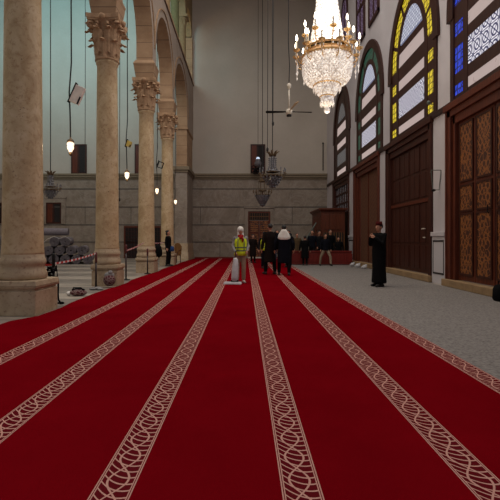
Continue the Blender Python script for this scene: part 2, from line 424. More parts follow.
struct(MB().box(-3.6, 2.4, YB - .12, YB - .06, 0, .10).build('baseboard_back', M['wood_red']))
wl = struct(MB().box(XL - .3, XL, -4, YB + .4, 0, ZC).build('wall_left', M['plaster']))

# windows and doors of the back wall
def back_window(i, x0, x1, z0, z1, kind='upper'):
    m = MB(); t = .09; y0 = YB - .11
    m.box(x0, x0 + t, y0, YB, z0, z1); m.box(x1 - t, x1, y0, YB, z0, z1); m.box(x0 + t, x1 - t, y0, YB, z1 - t, z1); m.box(x0 + t, x1 - t, y0, YB, z0, z0 + t)
    m.box((x0 + x1) / 2 - .03, (x0 + x1) / 2 + .03, y0 + .01, YB, z0 + t, z1 - t)
    f = struct(m.build('window_%d' % i, M['wood_dark']))
    MB().box(x0 + t, x1 - t, YB - .075, YB - .062, z0 + t, z1 - t).build('pane', M['dark'], f)
    s = MB()
    s.box(x0 + t, x0 + (x1 - x0) * .42, YB - .09, YB - .075, z0 + t, z1 - t)
    s.build('shutter', M['wood'], f)
    if kind == 'low':
        s = MB(); g = .32
        s.box(x0 - g, x0, YB - .13, YB - .06, z0 - .05, z1 + g); s.box(x1, x1 + g, YB - .13, YB - .06, z0 - .05, z1 + g); s.box(x0, x1, YB - .13, YB - .06, z1, z1 + g)
        s.box(x0 - g - .05, x1 + g + .05, YB - .17, YB - .06, z1 + g, z1 + g + .1)
        s.build('stone_surround', M['marble'], f, bevel=.01)
back_window(1, -12.5, -11.4, 6.07, 8.2)
back_window(2, -7.93, -6.83, 6.07, 8.2)
back_window(3, .40, 1.46, 6.07, 8.2)
back_window(4, -14.3, -13.2, 2.5, 4.0, 'low')
back_window(5, -18.5, -17.45, 2.5, 4.0, 'low')
# back door
def back_door(n, x0, x1, z1, grille=False):
    y0 = YB - .12; t = .1
    m = MB(); m.box(x0, x0 + t, y0, YB, 0, z1); m.box(x1 - t, x1, y0, YB, 0, z1); m.box(x0, x1, y0, YB, z1, z1 + .12)
    d = struct(m.build('door_%d' % n, M['wood']))
    xm = (x0 + x1) / 2
    for k, (a, b) in enumerate(((x0 + t, xm - .01), (xm + .01, x1 - t))):
        if grille:
            l = MB().box(a, b, YB - .085, YB - .062, 0.02, z1).build('leaf', M['dark'], d)
            g = MB(); nb = 6
            for i in range(nb + 1):
                xx = a + (b - a) * i / nb; g.box(xx - .015, xx + .015, YB - .11, YB - .085, .02, z1)
            for i in range(9):
                zz = .02 + (z1 - .04) * i / 8; g.box(a, b, YB - .11, YB - .085, zz - .015 + .01, zz + .025)
            g.build('grille', M['wood_dark'], l)
        else:
            l = MB().box(a, b, YB - .08, YB - .01, 0.02, z1 - .55).build('leaf', M['wood'], d, bevel=.008)
            g = MB(); hgt = (z1 - .55) / 3
            for q in range(3):
                za, zb = .02 + q * hgt + .08, .02 + (q + 1) * hgt - .06
                g.box(a + .08, b - .08, YB - .1, YB - .08, za, zb)
            g.build('carved_panel', M['gilt'], l)
    if not grille:
        g = MB(); g.box(x0 + t, x1 - t, YB - .09, YB - .01, z1 - .5, z1)
        g.build('transom', M['dark'], d)
        g = MB()
        for q in range(9):
            xx = x0 + t + .05 + q * (x1 - x0 - .3) / 8; g.box(xx - .012, xx + .012, YB - .11, YB - .09, z1 - .5, z1)
        g.box(x0 + t, x1 - t, YB - .11, YB - .09, z1 - .27, z1 - .23)
        g.build('transom_bars', M['goldbrown'], d)
        s = MB(); g = .24
        s.box(x0 - g, x0, YB - .16, YB - .06, 0, z1 + g + .1); s.box(x1, x1 + g, YB - .16, YB - .06, 0, z1 + g + .1); s.box(x0, x1, YB - .16, YB - .06, z1 + .12, z1 + g + .1)
        s.box(x0 - g - .05, x1 + g + .05, YB - .22, YB - .06, z1 + g + .1, z1 + g + .2)
        s.build('stone_surround', M['marble'], d, bevel=.01)
back_door(1, .22, 1.82, 3.25)
back_door(2, -8.7, -6.0, 2.2, True)
st = MB().box(.2, 1.9, YB - .55, YB - .13, 0, .1).build('door_step', M['white_metal']); tag(st, 'pale stone step in front of the carved door in the end wall', 'step')

# ------------------------------------------------------------------ right wall
BAY = [(10.35, 10.15), (15.68, 15.25), (21.0, 20.45), (26.5, 26.2)]    # (door centre, window centre)
DW = 2.2; WW = 2.1; SPR = 7.75; RISE = 2.85
wr = MB()
ys = [-4] + [c for b in BAY for c in (b[0] - DW, b[0] + DW)] + [YB + .4]
T = .55
for i in range(0, len(ys), 2): wr.box(XR, XR + T, ys[i], ys[i + 1], 0, ZS)
edges = [-4] + [(BAY[i][1] + BAY[i + 1][1]) / 2 for i in range(3)] + [YB + .4]
for i, (dc, wc) in enumerate(BAY):
    a, b = edges[i], edges[i + 1]
    wr.prism([(a, ZS), (wc - WW, ZS)] + arch(WW, SPR, RISE, wc) + [(wc + WW, ZS), (b, ZS), (b, ZC), (a, ZC)], 'x', XR, XR + T)
wr.mi = [0] * len(wr.f)
wright = struct(wr.build('wall_right', M['pier']))
# black moulding along the wall at the height of the door heads, running over the piers
struct(MB().box(XR - .07, XR, -4, YB - .3, ZS - .06, ZS + .1).build('trim_2', M['moulding'], None, bevel=.01))
# marble dado on each pier
for i in range(4):
    a = BAY[i][0] + DW; b = BAY[i + 1][0] - DW if i < 3 else YB - .3
    d = MB(); d.box(XR - .05, XR, a + .02, b - .02, 0, 1.45); d.box(XR - .09, XR, a, b, 1.45, 1.58)
    dd = struct(d.build('trim_%d' % (3 + i), M['pier'], None, bevel=.01))
    fr = MB(); o = .1
    for (p0, p1, q0, q1) in ((a + o, b - o, 1.28, 1.33), (a + o, b - o, .3, .35), (a + o, a + o + .03, .3, 1.33), (b - o - .03, b - o, .3, 1.33)):
        fr.box(XR - .06, XR - .05, p0, p1, q0, q1)
    fr.build('dark_inlay', M['dark'], dd)

def big_window(n, wc, side, x0=XR, dim=False):
    fw = MB(); xf, xb = x0 - .06, x0 + .12       # frame proud of wall
    # outer frame: jambs (narrow) and archivolt (wider)
    fw.box(xf, xb, wc - WW, wc - WW + .2, ZS + .1, SPR); fw.box(xf, xb, wc + WW - .2, wc + WW, ZS + .1, SPR)
    fw.ring(arch(WW + .16, SPR - .05, RISE + .16, wc), arch(WW - .2, SPR - .05, RISE - .22, wc), 'x', xf - .03, xb)
    fw.box(xf - .03, xb, wc - WW - .16, wc - WW + .2, SPR - .2, SPR - .05); fw.box(xf - .03, xb, wc + WW - .2, wc + WW + .16, SPR - .2, SPR - .05)
    wi = 1.42; wc_ = 1.18
    for s in (-1, 1):
        a, b = sorted((wc + s * wi, wc + s * wc_)); fw.box(xf + .02, xb, a, b, ZS + .1, SPR)
    fw.ring(arch(wi, SPR, RISE - .75, wc), arch(wc_, SPR, RISE - .98, wc), 'x', xf + .02, xb)
    bars = [(ZS + .05, 5.36), (5.64, 5.96), (6.70, 7.0), (7.36, 7.86), (8.36, 8.62)]
    for k, (a, b) in enumerate(bars):
        w = WW - .15 if a < 7.8 else wc_ + .02
        fw.box(xf + .03, xb, wc - w, wc + w, a, b)
    # radial bars of the coloured band
    for t in (25, 62, 118, 155):
        a = math.radians(t); c, s_ = math.cos(a), math.sin(a)
        p0 = (wc + wi * c * .98, SPR + (RISE - .75) * s_ * .98); p1 = (wc + (WW - .18) * c, SPR + (RISE - .2) * s_)
        dy = -s_ * .07; dz = c * .07
        fw.prism([(p0[0] + dy, p0[1] + dz), (p0[0] - dy, p0[1] - dz), (p1[0] - dy, p1[1] - dz), (p1[0] + dy, p1[1] + dz)], 'x', xf + .03, xb)
    f = struct(fw.build('window_%d' % n, M['wood_frame'], None))
    # side bars cutting the jamb band into small lights are the same horizontal bars; panes behind
    xp0, xp1 = x0 - .02, x0 + .02
    rows = [(5.36, 5.64, 'g_pink'), (5.96, 6.70, 'g_white'), (7.0, 7.36, 'g_pink'), (7.86, 8.36, 'g_pink')]
    for a, b, mt in rows:
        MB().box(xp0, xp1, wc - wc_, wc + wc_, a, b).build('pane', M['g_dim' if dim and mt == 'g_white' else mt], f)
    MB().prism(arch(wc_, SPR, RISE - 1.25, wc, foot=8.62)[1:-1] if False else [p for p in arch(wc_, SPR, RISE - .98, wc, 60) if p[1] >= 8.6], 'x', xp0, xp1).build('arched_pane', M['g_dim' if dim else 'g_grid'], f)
    for s in (-1, 1):
        a, b = sorted((wc + s * (WW - .2), wc + s * wi))
        for q0, q1 in ((5.36, 5.64), (5.96, 6.70), (7.0, 7.36)):
            MB().box(xp0, xp1, a + .06, b - .02, q0, q1).build('coloured_side_pane', side, f)
    bd = MB(); bd.ring(arch(WW - .19, SPR, RISE - .2, wc), arch(wi - .02, SPR, RISE - .77, wc), 'x', xp0, xp1)
    bd.build('coloured_arch_band', side, f)
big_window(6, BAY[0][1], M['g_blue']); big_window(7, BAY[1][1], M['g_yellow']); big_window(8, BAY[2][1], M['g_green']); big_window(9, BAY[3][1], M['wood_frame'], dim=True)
# clerestory pairs
n = 10
for (dc, wc) in BAY[1:]:
    for s in (-1, 1):
        c = wc + .25 + s * 1.12; w = .78
        fr = MB(); fr.ring(arch(w, 14.6, 1.1, c, 16, 11.35), arch(w - .17, 14.6, .95, c, 16, 11.5), 'x', XR - .08, XR + .02)
        fr.box(XR - .08, XR + .02, c - w, c + w, 11.35, 11.52); fr.box(XR - .07, XR, c - .06, c + .06, 11.5, 15.5)
        fr.box(XR - .07, XR, c - w + .1, c + w - .1, 13.0, 13.2)
        f = struct(fr.build('window_%d' % n, M['wood_frame'])); n += 1
        MB().prism(arch(w - .15, 14.6, .97, c, 16, 11.48), 'x', XR - .04, XR - .005).build('pane', M['g_violet'] if wc > 19 else M['g_white'], f)

# doors in the right wall
def door_frame(n, c, inner, mat):
    a, b = c - DW, c + DW
    m = MB(); xo = XR - .05
    for s in (-1, 1):
        e = c + s * (DW - .012); i1 = c + s * (DW - .28); i2 = c + s * inner
        m.box(xo, XR + .2, min(e, i1), max(e, i1), 0.2, ZS - .06)
        m.box(xo - .03, XR - .01, min(e - s * .004, e - s * .09), max(e - s * .004, e - s * .09), .205, ZS - .065)
        m.box(XR + .02, XR + .3, min(i1, i2), max(i1, i2), .2, ZS - .06)
    m.box(xo, XR + .2, a, b, ZS - .32, ZS - .06); m.box(xo - .07, XR + .2, a - .04, b + .04, ZS - .14, ZS - .06 + .1)
    m.box(XR + .02, XR + .3, a + .2, b - .2, ZS - .55, ZS - .3)
    return struct(m.build('door_%d' % n, mat, None, bevel=.012))
# door 3: carved gilt door
d = door_frame(3, BAY[0][0], 1.78, M['wood'])
xd = XR + .12
for s in (-1, 1):
    for q in (0, 1):      # each leaf folds in two columns of carved panels
        a = BAY[0][0] + s * (.02 + q * .87); b = BAY[0][0] + s * (.02 + (q + 1) * .87 - .015); a, b = min(a, b), max(a, b)
        l = MB().box(xd, xd + .08, a, b, .22, ZS - .5).build('leaf', M['wood'], d, bevel=.01)
        g = MB()
        for z0, z1 in ((.42, 2.02), (2.16, 2.80), (2.98, 4.50)):
            g.box(xd - .02, xd, a + .12, b - .12, z0, z1)
        g.build('carved_panel', M['gilt'], l)
        bd = MB()
        for z0, z1 in ((.42, 2.02), (2.16, 2.80), (2.98, 4.50)):
            bd.box(xd - .035, xd, a + .07, a + .12, z0 - .05, z1 + .05); bd.box(xd - .035, xd, b - .12, b - .07, z0 - .05, z1 + .05)
            bd.box(xd - .035, xd, a + .12, b - .12, z0 - .05, z0); bd.box(xd - .035, xd, a + .12, b - .12, z1, z1 + .05)
        bd.build('panel_moulding', M['wood_dark'], l)
MB().tube([(xd - .06, 10.5, 2.0), (xd - .1, 10.5, 2.02), (xd - .1, 10.5, 2.2), (xd - .05, 10.5, 2.22)], .014).build('door_handle', M['iron'], d)
# door 4: dark boarded door with wicket
d = door_frame(4, BAY[1][0], 1.9, M['wood_dark'])
xd = XR + .12; c = BAY[1][0]
for k in range(4):
    a = c - 1.9 + k * .95; b = a + .935
    l = MB().box(xd, xd + .08, a, b, .22, ZS - .5).build('leaf', M['wood_dark'], d, bevel=.008)
    g = MB()
    for z0, z1 in ((.35, 1.15), (1.25, 2.55), (2.8, 3.6), (3.7, 4.55)):
        for (p0, p1) in ((a + .08, (a + b) / 2 - .02), ((a + b) / 2 + .02, b - .08)):
            g.box(xd - .025, xd, p0, p1, z0, z1)
    g.build('boards', M['wood_dark'], l, bevel=.006)
MB().box(xd - .05, xd, c - 1.88, c + 1.88, 2.6, 2.72).build('lock_rail', M['wood'], d)
hm = MB(); hm.tube([(xd - .04, 14.36, 1.70), (xd - .12, 14.36, 1.70), (xd - .12, 14.1, 1.71)], .018); hm.tube([(xd - .04, 14.3, 1.4), (xd - .1, 14.3, 1.42), (xd - .1, 14.14, 1.42)], .014)
hm.build('door_handle', M['white_metal'], d)
# door 5: doorway closed with a woven mat, a strip of daylight showing on its far edge
d = door_frame(5, BAY[2][0], 1.72, M['wood'])
MB().box(XR + .12, XR + .18, BAY[2][0] + 1.54, BAY[2][0] + 1.72, .22, ZS - .5).build('side_stile', M['wood'], d)
MB().box(XR + .14, XR + .18, BAY[2][0] - 1.72, BAY[2][0] + 1.44, .22, ZS - .5).build('woven_mat_leaf', M['mat'], d)
MB().box(XR + .1, XR + .2, BAY[2][0] - .04, BAY[2][0] + .04, .22, ZS - .5).build('centre_post', M['wood'], d)
# door 6 behind the booth
d = door_frame(6, BAY[3][0], 1.9, M['wood_dark'])
c = BAY[3][0]
MB().box(XR + .14, XR + .2, c - 1.9, c + 1.9, .22, 2.9).build('leaf', M['wood_dark'], d)
MB().box(XR + .16, XR + .19, c - 1.9, c + 1.9, 3.0, ZS - .4).build('pane', M['g_dim'], d)
g = MB()
for i in range(9): g.box(XR + .1, XR + .16, c - 1.9 + i * .475 - .05, c - 1.9 + i * .475 + .05, 2.9, ZS - .4)
for z in (2.9, 3.5, 4.1, 4.7): g.box(XR + .1, XR + .16, c - 1.9, c + 1.9, z, z + .12)
g.build('transom_grille', M['wood_dark'], d)
# stone thresholds
for i, (dc, wc) in enumerate(BAY):
    lab = ['pale worn stone threshold under the gilt carved door', 'stone threshold under the dark boarded door', 'stone threshold under the doorway closed by a woven mat', 'stone threshold beside the wooden booth']
    t_ = MB(); x = [dc - DW - .02, dc - .9, dc + .5, dc + DW + .02]
    for k in range(3): t_.box(XR - .17, XR - .002, x[k] + .005, x[k + 1] - .005, .013, .21)
    si = struct(MB().box(XR, XR + .36, dc - DW + .01, dc + DW - .01, 0, .2).build('trim_%d' % (7 + i), M['threshold']))
    o = t_.build('stone_threshold', M['threshold'], None, bevel=.012); tag(o, lab[i], 'threshold', 'thresholds of the side doors')
# bracket on the pier, knob above
br = thing('wall_bracket', 'grey metal lamp bracket on the white pier between carved door and boarded door', 'bracket', (XR, 13.1, 2.7))
m = MB(); m.tube([(XR - .02, 12.9, 3.43), (XR - .32, 12.9, 3.43), (XR - .32, 12.95, 3.36)], .012); m.tube([(XR - .32, 12.9, 3.43), (XR - .22, 13.0, 2.85), (XR - .03, 13.0, 2.85)], .014)
m.tube([(XR - .02, 12.9, 3.43), (XR - .03, 13.0, 2.85)], .012); m.build('arm', M['silver'], br, world=True)
m = MB(); m.lathe([(.02, 0), (.06, .02), (.07, .05), (.02, .08)], (XR - .2, 13.0, 2.80), 10); m.build('cup', M['iron'], br, world=True)
kn = MB(); kn.tube([(XR, 13.35, 5.55), (XR - .18, 13.35, 5.55)], .015); kn.ball((XR - .2, 13.35, 5.6), .06)
tag(kn.build('wall_hook', M['silver'], None, smooth=True), 'small round metal hook high on the pier beside the yellow window', 'hook')
pb = MB(); pb.tube([(5.6, YB - .15, 6.3), (5.6, YB - .15, 8.2)], .035, 8); pb.ball((5.6, YB - .15, 8.25), .07)
tag(pb.build('wall_pole', M['iron']), 'thin black pole standing on the ledge in the room corner', 'pole')

# ------------------------------------------------------------------ arcade
COLX = -4.06; CY = [8.0, 12.8, 17.7, 22.5]; TH = .33; ASPR = 8.6
pier_y = 27.8
aw = MB(); starts = CY + [pier_y + .3]
bottom = []
y_first = 3.1
seq = [y_first] + CY + [pier_y + .33]
out = [(seq[0] - .33, ASPR)]
for i in range(len(seq) - 1):
    a = seq[i] + .33; b = seq[i + 1] - .33; r = (b - a) / 2; cc = (a + b) / 2
    out += arch(r, 9.2, 2.3, cc, 30, ASPR)
out += [(pier_y, ASPR), (YB, ASPR), (YB, 12.4), (seq[0] - .33, 12.4)]
# merge duplicates
o2 = []
for p in out:
    if not o2 or (abs(p[0] - o2[-1][0]) + abs(p[1] - o2[-1][1])) > 1e-4: o2.append(p)
aw.prism(o2, 'x', COLX - TH, COLX + TH)
w_arc = aw.build('wall_arcade', [M['arcade'], M['blocks']]); struct(w_arc)
for p in w_arc.data.polygons:
    if abs(p.normal.x) < .5: p.material_index = 1
# arch mouldings
for i in range(1, len(seq) - 1):
    a = seq[i] + .33; b = seq[i + 1] - .33; r = (b - a) / 2; cc = (a + b) / 2
    m = MB(); m.ring(arch(r + .36, 9.2, 2.66, cc, 30), arch(r + .30, 9.2, 2.60, cc, 30), 'x', COLX + TH, COLX + TH + .04)
    m.build('arch_moulding', M['blocks'], w_arc)
MB().box(COLX - TH - .06, COLX + TH + .06, y_first, YB, 12.4, 12.55).build('string_course', M['blocks'], w_arc)

def make_column(cy, big=False, label=''):
    c = thing('marble_column', label, 'column', (COLX - (.07 if big else .04 if cy < 13 else 0), cy, 0), 0, 'columns of the arcade', 'thing')
    h = .45 if big else .37; k = 1.0 if not big else 1.05
    q_ = 0 if big else .03; m = MB(); m.frustum(q_, 0, 0, .44, h, h); m.frustum(q_, 0, .44, .47, h - .02, h - .02); m.frustum(q_, 0, .47, .52, h, h + .03); m.frustum(q_, 0, .52, .62, h + .03, h + .01)
    m.build('plinth', M['plinth'], c, bevel=.015)
    prof = [(.37, .62), (.395, .65), (.40, .70), (.385, .76), (.365, .80), (.355, .84), (.36, .88), (.375, .90), (.38, .95), (.365, 1.0), (.352, 1.02), (.352, 1.07), (.343, 1.09)]
    m = MB(); m.lathe([(r * k, z + (.03 if big else 0) * 0) for r, z in prof], n=40); m.build('column_base', M['plinth'], c, smooth=True)
    m = MB(); P = [(.35 * k, 1.06), (.345 * k, 1.12), (.335 * k, 1.25)] + [((.333 - .042 * t / 10) * k, 1.3 + 5.2 * t / 10) for t in range(1, 11)] + [(.32 * k, 6.53), (.32 * k, 6.6)]
    m.lathe(P, n=40); m.build('shaft', M['column'], c, smooth=True)
    return c
def leaf(mb, ang, r0, z0, hgt, width, curl):
    """acanthus leaf growing up the bell, curling outward at the tip"""
    pts = []; N = 9
    for i in range(N + 1):
        t = i / N
        if t < .72: r = r0 + .05 * t; z = z0 + hgt * t / .72 * .92
        else:
            q = (t - .72) / .28 * PI * .85; r = r0 + .036 + curl * (1 - math.cos(q)) * .55; z = z0 + hgt * .92 + curl * .55 * math.sin(q) - .02
        w = width * (.75 + .35 * math.sin(t * PI)) * (1 if t < .85 else .7) * (1 + .16 * math.cos(t * 26))
        pts.append((r, z, w))
    M4 = Matrix.Rotation(ang, 4, 'Z'); vs = []; fs = []
    for (r, z, w) in pts:
        for (u, bulge) in ((-1, -.02), (-.55, .012), (0, .035), (.55, .012), (1, -.02)):
            vs.append(M4 @ Vector((r + bulge, u * w / 2, z)))
    for (r, z, w) in pts:
        for (u, bulge) in ((-1, -.02), (-.55, .012), (0, .035), (.55, .012), (1, -.02)):
            vs.append(M4 @ Vector((r + bulge - .035, u * w / 2 * .9, z)))
    n5 = 5 * (N + 1)
    for i in range(N):
        for k in range(4):
            a = i * 5 + k; fs.append((a, a + 1, a + 6, a + 5)); fs.append((n5 + a, n5 + a + 5, n5 + a + 6, n5 + a + 1))
        for k in (0, 4):
            a = i * 5 + k; fs.append((a, a + 5, n5 + a + 5, n5 + a))
    for base in (0, N * 5):
        for k in range(4): fs.append((base + k, base + k + 1, n5 + base + k + 1, n5 + base + k))
    mb.add(vs, fs)
def volute(mb, ang, r, z, rad):
    pts = []
    for i in range(22):
        t = i / 21; a = t * 2.1 * 2 * PI; rr = rad * (1 - .75 * t)
        pts.append(Vector((r + rr * math.cos(a + 1.2) , 0, z + rr * math.sin(a + 1.2))))
    M4 = Matrix.Rotation(ang, 4, 'Z'); mb.tube([M4 @ p for p in pts], .045, 6)
cap_mesh = MB()
z0 = 6.6
cap_mesh.lathe([(.33, 0), (.35, .02), (.35, .06), (.31, .08), (.30, .3), (.30, .55), (.33, .8), (.40, 1.02), (.47, 1.1)], (0, 0, z0), 32)
for k in range(8): leaf(cap_mesh, k * PI / 4, .325, z0 + .07, .42, .21, .19)
for k in range(8): leaf(cap_mesh, (k + .5) * PI / 4, .33, z0 + .2, .62, .20, .24)
for k in range(4):
    leaf(cap_mesh, (k + .5) * PI / 2, .37, z0 + .45, .52, .22, .24); volute(cap_mesh, (k + .5) * PI / 2, .53, z0 + .98, .11)
    for s in (-1, 1): volute(cap_mesh, k * PI / 2 + s * .32, .45, z0 + .93, .08)
    M4 = Matrix.Rotation(k * PI / 2, 4, 'Z'); cap_mesh.ball(M4 @ Vector((.47, 0, z0 + 1.16)), .09, 8, 6)
# abacus with concave sides
ab = []
for k in range(4):
    a0 = k * PI / 2 + PI / 4
    for j in range(7):
        t = j / 7; c0 = Vector((math.cos(a0), math.sin(a0))) * .64; c1 = Vector((math.cos(a0 + PI / 2), math.sin(a0 + PI / 2))) * .64
        p = c0.lerp(c1, t); p *= 1 - .13 * math.sin(PI * t); ab.append((p.x, p.y))
cap_mesh.prism(ab, 'z', z0 + 1.09, z0 + 1.15); cap_mesh.prism([(x * 1.04, y * 1.04) for x, y in ab], 'z', z0 + 1.15, z0 + 1.27)
labs = ['massive mottled beige marble column, the widest and closest, by the red and white tape',
        'beige marble column with leafy capital and a red patterned bundle at its plinth',
        'beige marble column with leafy capital and a small yellow box lamp hanging next to it',
        'slender beige marble column next to the woman in black, last before the square pier']
cap = None
for i, cy in enumerate(CY):
    c = make_column(cy, i == 0, labs[i])
    if cap is None: cap = cap_mesh.build('capital', M['carved'], c)
    else:
        q = cap.copy(); COL.objects.link(q); q.parent = c
    m = MB(); m.frustum(0, 0, 7.87, 8.35, .35, .42); m.frustum(0, 0, 8.35, 8.44, .42, .44); m.frustum(0, 0, 8.44, ASPR, .44, .36); m.build('impost_block', M['blocks'], c, bevel=.015)
# square pier at the end wall
p = thing('square_pier', 'square grey stone pier against the end wall, carrying the last arch', 'pier', (COLX - .1, pier_y + 1.6, 0), 0, None, 'thing')
m = MB(); m.box(-4.55, -3.74, pier_y, YB - .3, 0, 5.7); m.build('lower_shaft', M['marble'], p, world=True, bevel=.015)
m = MB(); m.box(-4.62, -3.66, pier_y - .08, YB - .3, 0, .5); m.box(-4.59, -3.70, pier_y - .04, YB - .3, .5, 1.1); m.build('pier_base', M['plinth'], p, world=True, bevel=.015)
m = MB(); m.box(-4.6, -3.69, pier_y - .06, YB - .3, 5.7, 5.85); m.box(-4.68, -3.6, pier_y - .14, YB - .3, 5.85, 6.07); m.build('pier_cornice', M['ledge'], p, world=True)
m = MB(); m.box(-4.45, -3.76, pier_y + .05, YB - .3, 6.07, ASPR - .12); m.box(-4.5, -3.70, pier_y - .02, YB - .3, ASPR - .12, ASPR); m.build('upper_shaft', M['blocks'], p, world=True)
# upper tier of short columns on the arcade wall
ul = ['short greenish upper column standing on the arcade wall', 'short warm-lit upper column on the arcade wall, next to the end wall', 'short upper column on the arcade wall above the slender column']
UY = [24.9, 27.8, 22.0]
upper_green = simple('green_lit_stone', rgb(98, 98, 64), .8); upper_stone = simple('ochre_stone', rgb(134, 112, 78), .8)  # the green tone puts green light into one column's stone colour
for i, y in enumerate(UY):
    c = thing('short_column', ul[i], 'column', (COLX, y, 12.55), 0, 'upper tier columns', 'thing')
    mt = upper_green if i == 0 else upper_stone
    MB().lathe([(.3, 0), (.3, .12), (.26, .16), (.24, .25), (.235, 2.55), (.26, 2.6)], n=24).build('shaft', mt, c, smooth=True)
    cm = MB(); cm.lathe([(.24, 2.6), (.26, 2.75), (.33, 2.95), (.36, 3.05)], n=20); cm.frustum(0, 0, 3.05, 3.2, .38, .38)
    for k in range(8): leaf(cm, k * PI / 4, .24, 2.62, .3, .16, .08)
    cm.build('capital', upper_stone, c)
seq2 = [19.2, 22.0, 24.9, 27.8, 30.8]; out = [(seq2[0] - .25, 15.75)]
for i in range(4):
    a = seq2[i] + .25; b = seq2[i + 1] - .25; out += arch((b - a) / 2, 15.75, 1.2, (a + b) / 2, 16)
out += [(YB, 15.75), (YB, ZC), (seq2[0] - .25, ZC)]
o3 = []
for q in out:
    if not o3 or (abs(q[0] - o3[-1][0]) + abs(q[1] - o3[-1][1])) > 1e-4: o3.append(q)
struct(MB().prism(o3, 'x', COLX - .25, COLX + .25).build('wall_upper_arcade', upper_stone))
struct(MB().box(COLX - .3, COLX + .3, YB - .35, YB, 12.55, 15.75).build('wall_upper_respond', M['blocks']))

# ------------------------------------------------------------------ red carpet
pts = [(-3.87, -2), (-3.86, 5.5), (-3.83, 7.0), (-3.60, 7.5)] + [(-3.585, 8.4), (-3.66, 9.0), (-3.72, 10.5), (-3.70, 11.6), (-3.63, 12.3), (-3.63, 13.3), (-3.74, 14.2), (-3.7, 16.6), (-3.64, 17.2), (-3.64, 18.2), (-3.74, 19.5), (-3.66, 22.0), (-3.64, 23), (-3.72, 25), (-3.64, 27.6), (-3.58, 27.8), (-3.58, YB - .6)] + [(2.41, YB - .6), (2.41, -2)]
ca = MB().prism(pts, 'z', .002, .022).build('prayer_carpet', M['carpet']); tag(ca, 'long deep red carpet with cream patterned stripes running down the hall', 'carpet')

